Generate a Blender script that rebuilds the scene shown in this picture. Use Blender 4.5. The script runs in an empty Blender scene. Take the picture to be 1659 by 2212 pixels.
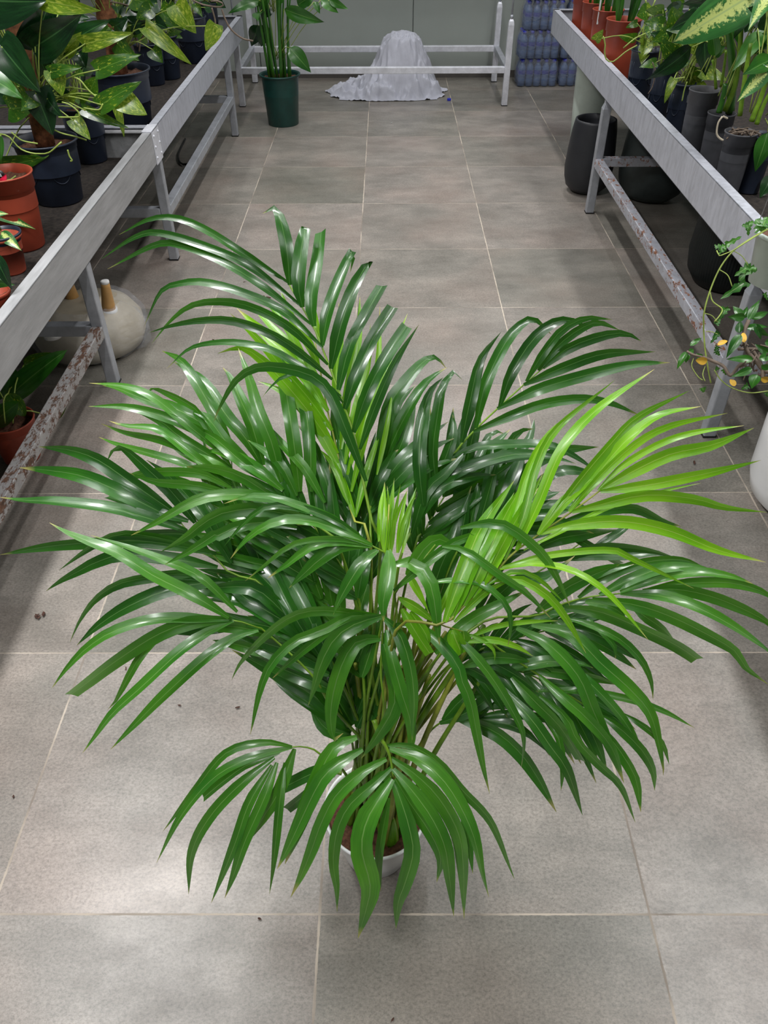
import bpy, math, random
from mathutils import Vector, Matrix, noise
random.seed(7)
R = random.random
def U(a, b): return a + (b - a) * random.random()
sc = bpy.context.scene
COL = sc.collection

# ---------------------------------------------------------------- camera
F, TH, YAW, H, ROLL = 1684.97, 0.717298, -0.005053, 1.48475, -0.004998
X0, Y0, T = -0.12376, 0.58831, 0.6
cT, sT, cY, sY, cR, sR = math.cos(TH), math.sin(TH), math.cos(YAW), math.sin(YAW), math.cos(ROLL), math.sin(ROLL)
def yawr(v): return Vector((v[0]*cY + v[1]*sY, -v[0]*sY + v[1]*cY, v[2]))
_r, _d, _f = Vector((1, 0, 0)), Vector((0, -sT, -cT)), Vector((0, cT, -sT))
CAMX = yawr(cR*_r - sR*_d); CAMD = yawr(sR*_r + cR*_d); CAMF = yawr(_f)
CP = Vector((0, 0, H))
def ray(px, py): return CAMF + CAMX*((px-829.5)/F) + CAMD*((py-1106)/F)
def P(px, py, zc): return CP + ray(px, py)*zc            # point at a given depth
def Pz(px, py, z=0.0):
    d = ray(px, py); return CP + d*((z-H)/d.z)            # point at a given height
def Py(px, py, y):
    d = ray(px, py); return CP + d*(y/d.y)                # point at a given distance down the aisle
def px_of(v):
    w = v-CP; zc = w.dot(CAMF); return 829.5+F*w.dot(CAMX)/zc, 1106+F*w.dot(CAMD)/zc, zc
cam = bpy.data.cameras.new('camera'); camo = bpy.data.objects.new('camera', cam); COL.objects.link(camo)
m = Matrix((CAMX, -CAMD, -CAMF)).transposed().to_4x4(); m.translation = CP
camo.matrix_world = m
cam.sensor_fit = 'HORIZONTAL'; cam.sensor_width = 36; cam.lens = F*36/1659; cam.clip_start = .01
sc.camera = camo

# ---------------------------------------------------------------- light and exposure
sc.view_settings.view_transform = 'Standard'; sc.view_settings.look = 'None'
sc.view_settings.gamma = 1; sc.view_settings.use_curve_mapping = False
sc.view_settings.exposure = 0.46
w = bpy.data.worlds.new('world'); sc.world = w; w.use_nodes = True
w.node_tree.nodes['Background'].inputs[0].default_value = (.80, .86, .95, 1)
w.node_tree.nodes['Background'].inputs[1].default_value = 0.05
LAMPS = [  # x, y, energy, sx, sy, spread in degrees, where
    (-1.15, 1.5, 31, .12, 1.2, 140, 'nearest lamp over the left bench'), (-1.55, 4.0, 7, .12, 1.2, 140, 'middle lamp over the left bench'), (-.9, 6.1, 6, .12, 1.2, 140, 'added lamp brightening the back wall past the left bench'),  # last entry: unseen lamp added to brighten the back wall
    (1.7, 1.3, 24, .12, 1.2, 140, 'nearest lamp over the right bench'), (1.75, 3.4, 12, .12, 1.2, 140, 'middle lamp over the right bench'), (1.0, 5.6, 12, .12, 1.2, 140, 'farthest lamp over the right bench end'),
    (-.35, -.55, 17, .10, 1.2, 140, 'lamp over the aisle behind the photographer'), (.05, 2.5, 9, .10, 1.2, 140, 'lamp over the middle of the aisle'), (.05, 4.4, 13, .10, 1.2, 140, 'lamp over the far half of the aisle')]
LZ = 2.75
def lamp_light(x, y, e, sx, sy, spr, root):
    l = bpy.data.lights.new('lamp_light', 'AREA'); l.shape = 'RECTANGLE'; l.size = sx; l.size_y = sy
    l.energy = e; l.spread = math.radians(spr); l.color = (1.0, .995, .99)
    o = bpy.data.objects.new('lamp_light', l); COL.objects.link(o); o.parent = root; o.location = (0, 0, -.045)

# ---------------------------------------------------------------- node helpers
def mat(name):
    m = bpy.data.materials.new(name); m.use_nodes = True
    nt = m.node_tree; return m, nt, nt.nodes['Principled BSDF']
def S(v): # srgb 0-255 -> linear
    return tuple(((c/255/12.92) if c/255 <= .04045 else ((c/255+.055)/1.055)**2.4) for c in v) + (1,)
def N(nt, t, **k):
    n = nt.nodes.new(t)
    for a, b in k.items(): setattr(n, a, b)
    return n
def ramp(nt, fac, stops):
    r = N(nt, 'ShaderNodeValToRGB'); e = r.color_ramp.elements
    e[0].position, e[0].color = stops[0]; e[1].position, e[1].color = stops[1]
    for p, c in stops[2:]:
        x = e.new(p); x.color = c
    nt.links.new(fac, r.inputs[0]); return r.outputs[0]
def mapped(nt, scale, src='Object'):
    tc = N(nt, 'ShaderNodeTexCoord'); mp = N(nt, 'ShaderNodeMapping'); mp.inputs['Scale'].default_value = scale
    nt.links.new(tc.outputs[src], mp.inputs[0]); return mp.outputs[0]
def noisef(nt, vec, scale, detail=4, rough=.5, dist=0):
    n = N(nt, 'ShaderNodeTexNoise'); n.inputs['Scale'].default_value = scale; n.inputs['Detail'].default_value = detail
    n.inputs['Roughness'].default_value = rough; n.inputs['Distortion'].default_value = dist
    if vec: nt.links.new(vec, n.inputs['Vector'])
    return n.outputs['Fac']
def mixc(nt, fac, a, b, mode='MIX'):
    n = N(nt, 'ShaderNodeMix', data_type='RGBA', blend_type=mode)
    for s, v in ((n.inputs[0], fac), (n.inputs[6], a), (n.inputs[7], b)):
        if isinstance(v, (tuple, float, int)): s.default_value = v
        else: nt.links.new(v, s)
    return n.outputs[2]
def math_(nt, op, a, b=None):
    n = N(nt, 'ShaderNodeMath', operation=op)
    for i, v in enumerate((a, b)):
        if v is None: continue
        if isinstance(v, (int, float)): n.inputs[i].default_value = v
        else: nt.links.new(v, n.inputs[i])
    return n.outputs[0]
def bump(nt, bs, h, strength=.3, dist=.002):
    b = N(nt, 'ShaderNodeBump'); b.inputs['Strength'].default_value = strength; b.inputs['Distance'].default_value = dist
    nt.links.new(h, b.inputs['Height']); nt.links.new(b.outputs[0], bs.inputs['Normal'])

def plain(name, c, rough=.5, metal=0, var=.0, sc_=20, bmp=0):
    m, nt, b = mat(name); b.inputs['Roughness'].default_value = rough; b.inputs['Metallic'].default_value = metal
    v = mapped(nt, (1, 1, 1)); f = noisef(nt, v, sc_, 5, .6)
    lo = tuple(x*(1-var) for x in c[:3])+(1,); hi = tuple(min(1, x*(1+var)) for x in c[:3])+(1,)
    nt.links.new(ramp(nt, f, [(.3, lo), (.7, hi)]), b.inputs['Base Color'])
    if bmp: bump(nt, b, f, bmp)
    return m

# floor tiles
def floor_mat():
    m, nt, b = mat('stone_tile')
    L = nt.links.new
    tc = N(nt, 'ShaderNodeTexCoord'); sp = N(nt, 'ShaderNodeSeparateXYZ'); L(tc.outputs['Object'], sp.inputs[0])
    def tile(o, off):
        a = math_(nt, 'DIVIDE', math_(nt, 'SUBTRACT', sp.outputs[o], off), T)
        fr = math_(nt, 'FRACT', a); fl = math_(nt, 'FLOOR', a)
        d = math_(nt, 'MINIMUM', fr, math_(nt, 'SUBTRACT', 1, fr)); return d, fl
    dx, fx = tile(0, X0); dy, fy = tile(1, Y0)
    wob = noisef(nt, mapped(nt, (1, 1, 1)), 60, 3)
    gw = math_(nt, 'ADD', .0006, math_(nt, 'MULTIPLY', wob, .0060))
    # grout across the aisle thinner than along it
    g = math_(nt, 'MAXIMUM', math_(nt, 'LESS_THAN', dx, gw), math_(nt, 'LESS_THAN', dy, math_(nt, 'MULTIPLY', gw, .8)))
    cb = N(nt, 'ShaderNodeCombineXYZ'); L(fx, cb.inputs[0]); L(fy, cb.inputs[1])
    wn = N(nt, 'ShaderNodeTexWhiteNoise', noise_dimensions='3D'); L(cb.outputs[0], wn.inputs[0])
    # per tile offset of the pattern
    ad = N(nt, 'ShaderNodeVectorMath', operation='MULTIPLY_ADD'); L(wn.outputs['Color'], ad.inputs[0])
    ad.inputs[1].default_value = (9, 9, 9); L(tc.outputs['Object'], ad.inputs[2])
    def mp(s):
        q = N(nt, 'ShaderNodeMapping'); q.inputs['Scale'].default_value = s; L(ad.outputs[0], q.inputs[0]); return q.outputs[0]
    big = noisef(nt, mp((1.2, 2.0, 1)), 2.6, 9, .70, .1)
    streak = noisef(nt, mp((1.3, 9, 1)), 4.5, 9, .72, .1)
    fine = noisef(nt, mp((1, 1.3, 1)), 150, 5, .8)
    tint = noisef(nt, mp((1, 1, 1)), 2.6, 3, .5)
    c = ramp(nt, big, [(.32, S((105, 102, 96))), (.50, S((134, 130, 124))), (.68, S((163, 156, 149)))])
    c = mixc(nt, math_(nt, 'MULTIPLY', streak, .55), c, S((122, 117, 110)))
    c = mixc(nt, ramp(nt, tint, [(.45, (0, 0, 0, 1)), (.75, (.32, .32, .32, 1))]), c, S((160, 140, 130)))
    fr = ramp(nt, fine, [(.36, (.66, .66, .66, 1)), (.5, (1, 1, 1, 1)), (.66, (1.28, 1.28, 1.28, 1))])
    c = mixc(nt, 1.0, c, fr, 'MULTIPLY')
    hs = math_(nt, 'FRACT', math_(nt, 'MULTIPLY', math_(nt, 'SINE', math_(nt, 'ADD', math_(nt, 'ADD', math_(nt, 'MULTIPLY', fx, 7.32650), math_(nt, 'MULTIPLY', fy, 1.32056)), 1.89940)), 18.37207))
    tb = ramp(nt, hs, [(0, (.75, .77, .73, 1)), (.15, (.88, .89, .87, 1)), (1, (1.08, 1.05, 1.05, 1))])
    c = mixc(nt, 1.0, c, tb, 'MULTIPLY')
    gc = ramp(nt, noisef(nt, mapped(nt, (1, 1, 1)), 5, 3), [(.35, S((128, 118, 108))), (.6, S((205, 192, 176)))])
    c = mixc(nt, math_(nt, 'MULTIPLY', g, .75), c, gc)
    L(c, b.inputs['Base Color'])
    rg = ramp(nt, big, [(.3, (.42, .42, .42, 1)), (.7, (.30, .30, .30, 1))])
    rr = math_(nt, 'ADD', rg, math_(nt, 'MULTIPLY', g, .4)); L(rr, b.inputs['Roughness'])
    b.inputs['Specular IOR Level'].default_value = .5
    hh = math_(nt, 'SUBTRACT', math_(nt, 'MULTIPLY', fine, .6), g)
    bump(nt, b, hh, .25, .0012)
    return m

def metal_mat(name, base, rust=0.0, rough=.38, metal=.75, streaks=(1, 1, 1), rcol=((84, 54, 38), (156, 98, 60))):
    m, nt, b = mat(name); L = nt.links.new
    v = mapped(nt, streaks); f = noisef(nt, v, 14, 7, .7, .3)
    lo = tuple(x*.78 for x in base[:3])+(1,); hi = tuple(min(1, x*1.18) for x in base[:3])+(1,)
    c = ramp(nt, f, [(.3, lo), (.7, hi)])
    b.inputs['Metallic'].default_value = metal
    rg = ramp(nt, noisef(nt, v, 40, 5, .6), [(.3, (rough-.08,)*3+(1,)), (.7, (rough+.14,)*3+(1,))])
    if rust:
        rf = noisef(nt, mapped(nt, (1.6, .6, 1)), 30, 8, .8, .15)
        k = ramp(nt, rf, [(.62-rust, (0, 0, 0, 1)), (.66-rust, (1, 1, 1, 1))])
        rc = ramp(nt, noisef(nt, v, 90, 4), [(.3, S(rcol[0])), (.7, S(rcol[1]))])
        c = mixc(nt, k, c, rc)
        L(math_(nt, 'MULTIPLY', math_(nt, 'SUBTRACT', 1, k), metal), b.inputs['Metallic'])
        L(math_(nt, 'ADD', rg, math_(nt, 'MULTIPLY', k, .4)), b.inputs['Roughness'])
    else: L(rg, b.inputs['Roughness'])
    L(c, b.inputs['Base Color']); return m

# leaves: u runs across the blade, v from base to tip
def leaf_mat(name, c0, c1, rib, tip, rough=.3, veins=34, trans=.25, transc=None, ribw=.034, blotch=None, bl=(.5, .6), coat=.0, spec=.6, centre=False):
    m, nt, b = mat(name); L = nt.links.new
    tc = N(nt, 'ShaderNodeTexCoord'); sp = N(nt, 'ShaderNodeSeparateXYZ'); L(tc.outputs['UV'], sp.inputs[0])
    f = noisef(nt, mapped(nt, (1, 1, 1)), 11, 3, .5)
    c = ramp(nt, f, [(.3, c0), (.7, c1)])
    oi = N(nt, 'ShaderNodeAttribute'); oi.attribute_name = 'tone'
    c = mixc(nt, 1.0, c, ramp(nt, oi.outputs['Fac'], [(0, (.58, .66, .70, 1)), (1, (1.40, 1.30, 1.05, 1))]), 'MULTIPLY')
    st = noisef(nt, mapped(nt, (veins, 1.2, 1), 'UV'), 2.0, 3, .6)
    c = mixc(nt, 1.0, c, ramp(nt, st, [(.38, (.70, .74, .72, 1)), (.62, (1.2, 1.2, 1.12, 1))]), 'MULTIPLY')
    if blotch:
        bn = noisef(nt, mapped(nt, (7, 5, 1), 'UV'), 1.7, 6, .65, .8)
        if centre: bn = math_(nt, 'SUBTRACT', math_(nt, 'ADD', noisef(nt, mapped(nt, (5, 16, 1), 'UV'), 1.6, 6, .7, .3), .15), math_(nt, 'MULTIPLY', math_(nt, 'ABSOLUTE', math_(nt, 'SUBTRACT', sp.outputs[0], .5)), .95))
        c = mixc(nt, ramp(nt, bn, [(bl[0], (0, 0, 0, 1)), (bl[1], (1, 1, 1, 1))]), c, blotch)
    d = math_(nt, 'ABSOLUTE', math_(nt, 'SUBTRACT', sp.outputs[0], .5))
    k = ramp(nt, d, [(ribw*.35, (.75, .75, .75, 1)), (ribw, (0, 0, 0, 1))]); c = mixc(nt, k, c, rib)
    if tip:
        tv = math_(nt, 'ADD', sp.outputs[1], math_(nt, 'MULTIPLY', math_(nt, 'SUBTRACT', oi.outputs['Fac'], .5), .12))
        c = mixc(nt, ramp(nt, tv, [(.93, (0, 0, 0, 1)), (1.0, (.9, .9, .9, 1))]), c, tip)
    L(c, b.inputs['Base Color'])
    b.inputs['Roughness'].default_value = rough; b.inputs['Specular IOR Level'].default_value = spec
    b.inputs['Coat Weight'].default_value = coat; b.inputs['Coat Roughness'].default_value = .19
    bump(nt, b, st, .25, .001)
    if trans:
        tr = N(nt, 'ShaderNodeBsdfTranslucent')
        L(mixc(nt, .6, c, transc or c1), tr.inputs[0])
        ms = N(nt, 'ShaderNodeMixShader'); ms.inputs[0].default_value = trans
        L(b.outputs[0], ms.inputs[1]); L(tr.outputs[0], ms.inputs[2])
        L(ms.outputs[0], nt.nodes['Material Output'].inputs[0])
    return m

M = {}
M['floor'] = floor_mat()
M['dark'] = leaf_mat('palm_leaf_deep', S((30, 84, 28)), S((52, 116, 34)), S((112, 156, 88)), S((190, 176, 110)), .27, coat=.75, transc=S((96, 176, 30)), trans=.22)
M['mid'] = leaf_mat('palm_leaf_green', S((48, 118, 36)), S((82, 146, 44)), S((138, 178, 100)), S((205, 190, 110)), .27, coat=.75, transc=S((120, 200, 30)), trans=.26)
M['lime'] = leaf_mat('palm_leaf_young', S((104, 176, 30)), S((146, 208, 44)), S((196, 226, 110)), S((220, 205, 130)), .27, coat=.4, transc=S((150, 225, 30)), trans=.28)
M['stalk'] = plain('palm_stalk_green', S((112, 150, 40)), .38, 0, .35, 30)
M['cane'] = plain('palm_cane_yellow', S((150, 158, 60)), .4, 0, .45, 24)
M['soil'] = plain('coir_soil', S((92, 60, 44)), .95, 0, .7, 120, .9)
M['white_pot'] = plain('white_glazed_pot', S((248, 249, 251)), .22, 0, .02)
M['fascia_l'] = metal_mat('brushed_aluminium', S((176, 177, 180)), 0, .42, .30, (3, .3, 3))
M['fascia_r'] = metal_mat('galvanised_sheet', S((196, 199, 210)), 0, .40, .35, (2, 3, 1))
M['tube'] = metal_mat('galvanised_tube', S((176, 180, 188)), 0, .42, .35)
M['tube_w'] = metal_mat('pale_galvanised_tube', S((225, 227, 236)), .0, .45, .25)
M['rusty'] = metal_mat('rusty_galvanised_tube', S((186, 188, 198)), .085, .45, .35)
M['rusty2'] = metal_mat('very_rusty_tube', S((160, 158, 158)), .125, .5, .3, (1, 1, 1), ((58, 44, 36), (112, 78, 60)))
M['debris'] = plain('dark_dirt', S((40, 34, 30)), .95, 0, .9, 60, 1)
M['blackpot'] = plain('black_blue_plastic', S((36, 44, 60)), .42, 0, .15)
M['greypot'] = plain('dusty_grey_plastic', S((72, 73, 78)), .6, 0, .35, 9)
M['terra'] = plain('terracotta_plastic', S((158, 66, 44)), .5, 0, .10)
M['terra2'] = plain('salmon_plastic', S((182, 84, 62)), .5, 0, .10)
M['greenpot'] = plain('dark_green_plastic', S((20, 66, 60)), .38, 0, .25, 14)
M['charcoal'] = plain('charcoal_ceramic', S((38, 40, 45)), .5, 0, .12)
M['dkgreen'] = plain('dark_green_grey_ceramic', S((52, 60, 60)), .55, 0, .2)
M['ribbed'] = plain('ribbed_black_green', S((14, 24, 25)), .5, 0, .2)
M['palepot'] = plain('pale_mint_glaze', S((205, 218, 210)), .3, 0, .12, 8)
M['pothos'] = leaf_mat('pothos_leaf', S((28, 72, 22)), S((58, 104, 26)), S((100, 140, 56)), None, .3, 8, .2, S((120, 180, 30)), .03, S((176, 190, 60)), (.58, .66), .2)
M['pothos_y'] = leaf_mat('pothos_leaf_yellow', S((66, 106, 24)), S((104, 136, 32)), S((150, 170, 80)), None, .32, 8, .25, S((150, 190, 40)), .03, S((190, 200, 80)), (.5, .66), .15)
M['philo'] = leaf_mat('dark_heart_leaf', S((18, 48, 26)), S((28, 66, 32)), S((70, 116, 64)), None, .26, 6, .08, None, .025, None, coat=.2)
M['dieff'] = leaf_mat('dieffenbachia_leaf', S((44, 104, 52)), S((62, 124, 60)), S((170, 196, 130)), None, .34, 6, .15, None, .03, S((206, 220, 130)), (.44, .52), .2, centre=True)
M['green'] = leaf_mat('broad_green_leaf', S((34, 92, 30)), S((62, 122, 36)), S((110, 150, 80)), None, .3, 10, .2, None, .03, coat=.2)
M['ivy'] = leaf_mat('ivy_leaf', S((40, 98, 34)), S((78, 140, 48)), S((150, 180, 110)), None, .35, 4, .2, None, .05)
M['yellowleaf'] = plain('yellow_leaf', S((222, 176, 60)), .5, 0, .15)
M['redflower'] = plain('red_white_spathe', S((206, 30, 66)), .25, 0, .7, 60)
M['vine'] = plain('vine_stem', S((150, 170, 80)), .5, 0, .25)
M['bark'] = plain('coir_pole', S((122, 78, 50)), .95, 0, .5, 70, .9)
M['twig'] = plain('brown_twig', S((110, 96, 84)), .8, 0, .3)
M['wall'] = plain('grey_green_panel', S((158, 165, 160)), .5, 0, .05, 3)
M['skirt'] = plain('dark_stone_skirting', S((88, 84, 80)), .5, 0, .2)
M['ceil'] = plain('white_ceiling', S((215, 215, 212)), .9)
M['cloth'] = plain('white_nonwoven_sheet', S((186, 188, 200)), .8, 0, .05, 40, .15)
M['rubber'] = plain('black_rubber', S((24, 24, 26)), .5)
M['wood'] = plain('varnished_beech', S((190, 146, 88)), .3, 0, .15, 18)
M['wrapcol'] = plain('cream_stool_base', S((190, 180, 160)), .5, 0, .1)
M['bluecap'] = plain('blue_cap', S((30, 44, 190)), .35)
M['bluelabel'] = plain('blue_label', S((38, 50, 140)), .4, 0, .2)
M['brownbit'] = plain('dry_brown_scrap', S((74, 48, 38)), .9, 0, .5, 60)
M['paper'] = plain('white_paper', S((225, 225, 225)), .7)
m_, nt_, b_ = mat('clear_bottle'); b_.inputs['Base Color'].default_value = S((84, 112, 160)); b_.inputs['Roughness'].default_value = .08; b_.inputs['Alpha'].default_value = .75; b_.inputs['Specular IOR Level'].default_value = .8
M['bottle'] = m_
m_, nt_, b_ = mat('clear_film'); b_.inputs['Base Color'].default_value = S((200, 205, 215)); b_.inputs['Roughness'].default_value = .1; b_.inputs['Alpha'].default_value = .20
bump(nt_, b_, noisef(nt_, mapped(nt_, (1, 1, 2)), 22, 5, .6, 1.2), 1.0, .02)
M['film'] = m_
m_, nt_, b_ = mat('lamp_diffuser'); b_.inputs['Emission Color'].default_value = (1, .98, .95, 1); b_.inputs['Emission Strength'].default_value = 2.0
M['diffuser'] = m_

# ---------------------------------------------------------------- mesh helpers
class MB:
    def __init__(s): s.v = []; s.f = []; s.uv = []; s.tone = []; s.t = .5; s.mi = []; s.m = 0
    def face(s, idx, uv=None):
        s.f.append(idx); s.uv.append(uv or [(0, 0)]*len(idx)); s.tone.append(s.t); s.mi.append(s.m)
    def box(s, x0, x1, y0, y1, z0, z1, M4=None):
        b = len(s.v)
        for x, y, z in ((x0,y0,z0),(x1,y0,z0),(x1,y1,z0),(x0,y1,z0),(x0,y0,z1),(x1,y0,z1),(x1,y1,z1),(x0,y1,z1)):
            p = Vector((x, y, z)); s.v.append(M4 @ p if M4 else p)
        for q in ((0,3,2,1),(4,5,6,7),(0,1,5,4),(1,2,6,5),(2,3,7,6),(3,0,4,7)): s.face([b+i for i in q])
    def grid(s, rows, close=False, vm=1.0):
        """rows: list of lists of points"""
        b = len(s.v); n = len(rows[0]); r = len(rows)
        for row in rows: s.v += row
        for i in range(r-1):
            for j in range(n if close else n-1):
                k = (j+1) % n
                s.face([b+i*n+j, b+i*n+k, b+(i+1)*n+k, b+(i+1)*n+j],
                       [(j/(n-1 if not close else n), vm*i/(r-1)), ((j+1)/(n-1 if not close else n), vm*i/(r-1)), ((j+1)/(n-1 if not close else n), vm*(i+1)/(r-1)), (j/(n-1 if not close else n), vm*(i+1)/(r-1))])
        return b
    def lathe(s, prof, n=40, c=(0, 0, 0), rib=None, cap0=True, cap1=False):
        rows = []
        for r, z in prof:
            row = []
            for k in range(n):
                a = 2*math.pi*k/n; q = r*(rib(a, z) if rib else 1)
                row.append(Vector((c[0]+q*math.cos(a), c[1]+q*math.sin(a), c[2]+z)))
            rows.append(row)
        b = s.grid(rows, True)
        if cap0: s.face([b+k for k in range(n)][::-1])
        if cap1: s.face([b+(len(prof)-1)*n+k for k in range(n)])
    def tube(s, pts, rad, n=8, cap=True):
        pts = [Vector(p) for p in pts]; rows = []; up = Vector((.13, .21, .97)).normalized(); prev = None
        for i, p in enumerate(pts):
            t = (pts[min(i+1, len(pts)-1)]-pts[max(i-1, 0)]); t = t.normalized() if t.length > 1e-9 else Vector((0, 0, 1))
            a = prev - t*prev.dot(t) if prev else t.cross(up)
            if a.length < 1e-6: a = t.cross(Vector((1, 0, 0)))
            a.normalize(); prev = a; bb = t.cross(a)
            r = rad(i/(len(pts)-1)) if callable(rad) else rad
            rows.append([p + (a*math.cos(2*math.pi*k/n)+bb*math.sin(2*math.pi*k/n))*r for k in range(n)])
        b = s.grid(rows, True)
        if cap:
            s.face([b+k for k in range(n)][::-1]); s.face([b+(len(rows)-1)*n+k for k in range(n)])
    def build(s, name, mt, parent=None, smooth=True, bevel=0, loc=None):
        """vertices are in world space; the object's origin goes to its parent's or to loc"""
        org = parent['_org'] if parent is not None and '_org' in parent else Vector((0, 0, 0))
        org = Vector(org)
        if parent is None and loc is not None: org = Vector(loc)
        me = bpy.data.meshes.new(name); me.from_pydata([v-org for v in s.v], [], s.f)
        ms = mt if isinstance(mt, list) else [mt]
        for q in ms: me.materials.append(q)
        ul = me.uv_layers.new(name='UVMap'); flat = [c for f in s.uv for u in f for c in u]; ul.data.foreach_set('uv', flat)
        at = me.attributes.new('tone', 'FLOAT', 'FACE'); at.data.foreach_set('value', s.tone)
        if len(ms) > 1: me.polygons.foreach_set('material_index', s.mi)
        me.polygons.foreach_set('use_smooth', [smooth]*len(s.f)); me.update()
        o = bpy.data.objects.new(name, me); COL.objects.link(o)
        if parent is not None: o.parent = parent; o['_org'] = tuple(org)
        else: o.location = org; o['_org'] = tuple(org)
        if bevel:
            b = o.modifiers.new('bevel', 'BEVEL'); b.width = bevel; b.segments = 2; b.limit_method = 'ANGLE'; b.angle_limit = math.radians(40)
        return o
def empty(name, loc, label, cat, group=None):
    o = bpy.data.objects.new(name, None); COL.objects.link(o); o.location = loc; o.empty_display_size = .05
    o['label'] = label; o['category'] = cat; o['_org'] = tuple(loc)
    if group: o['group'] = group
    return o
def tag(o, label, cat, group=None):
    o['label'] = label; o['category'] = cat
    if group: o['group'] = group
    return o
def crom(pts, n):
    """Catmull-Rom through pts, n samples"""
    if len(pts) == 2: return [pts[0].lerp(pts[1], i/(n-1)) for i in range(n)]
    q = [pts[0]*2-pts[1]]+list(pts)+[pts[-1]*2-pts[-2]]
    L = [0]
    for i in range(len(pts)-1): L.append(L[-1]+max(1e-6, (pts[i+1]-pts[i]).length))
    out = []; k = 0
    for i in range(n):
        d = L[-1]*i/(n-1)
        while k < len(pts)-2 and d > L[k+1]: k += 1
        t = (d-L[k])/(L[k+1]-L[k]); a, b, c, e = q[k:k+4]
        out.append(.5*((2*b)+(c-a)*t+(2*a-5*b+4*c-e)*t*t+(3*b-a-3*c+e)*t**3))
    return out

# ---------------------------------------------------------------- the setting
b = MB(); b.box(-3.6, 3.6, -2.5, 7.0, -.05, 0); o = b.build('floor', M['floor'], smooth=False); o['kind'] = 'structure'
b = MB(); 
for x0, x1 in ((-3.6, -2.205), (-2.195, -.998), (-.992, .204), (.210, 1.406), (1.412, 3.6)): b.box(x0, x1, 7.0, 7.06, 0, 2.9)
b.box(-3.6, 3.6, 7.03, 7.1, 0, 2.9)
o = b.build('wall_back', M['wall'], smooth=False, bevel=.002); o['kind'] = 'structure'
b = MB(); b.box(-3.6, 3.6, 6.985, 7.0, 0, .05); o = b.build('baseboard_back', M['skirt'], smooth=False); o['kind'] = 'structure'
b = MB(); b.box(-3.7, -3.6, -2.5, 7.1, 0, 2.9); o = b.build('wall_left', M['wall'], smooth=False); o['kind'] = 'structure'
b = MB(); b.box(3.6, 3.7, -2.5, 7.1, 0, 2.9); o = b.build('wall_right', M['wall'], smooth=False); o['kind'] = 'structure'
b = MB(); b.box(-3.7, 3.7, -2.5, 7.1, 2.9, 2.95); o = b.build('ceiling', M['ceil'], smooth=False); o['kind'] = 'structure'
for x, y, e, sx, sy, spr, wh in LAMPS:
    r = empty('ceiling_lamp', (x, y, LZ), 'long white tube lamp, the '+wh, 'lamp', 'ceiling tube lamps')
    q = MB(); q.box(x-sx/2-.02, x+sx/2+.02, y-sy/2-.02, y+sy/2+.02, LZ, LZ+.06); q.build('housing', M['ceil'], r, False, .005)
    q = MB(); q.box(x-sx/2, x+sx/2, y-sy/2, y+sy/2, LZ-.02, LZ); q.build('diffuser', M['diffuser'], r, False, .004)
    for k in (-.4, .4):
        q = MB(); q.tube([(x, y+k, LZ+.05), (x, y+k, 2.9)], .004, 6); q.build('hanger', M['tube'], r)
    lamp_light(x, y, e, sx, sy, spr, r)

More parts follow.
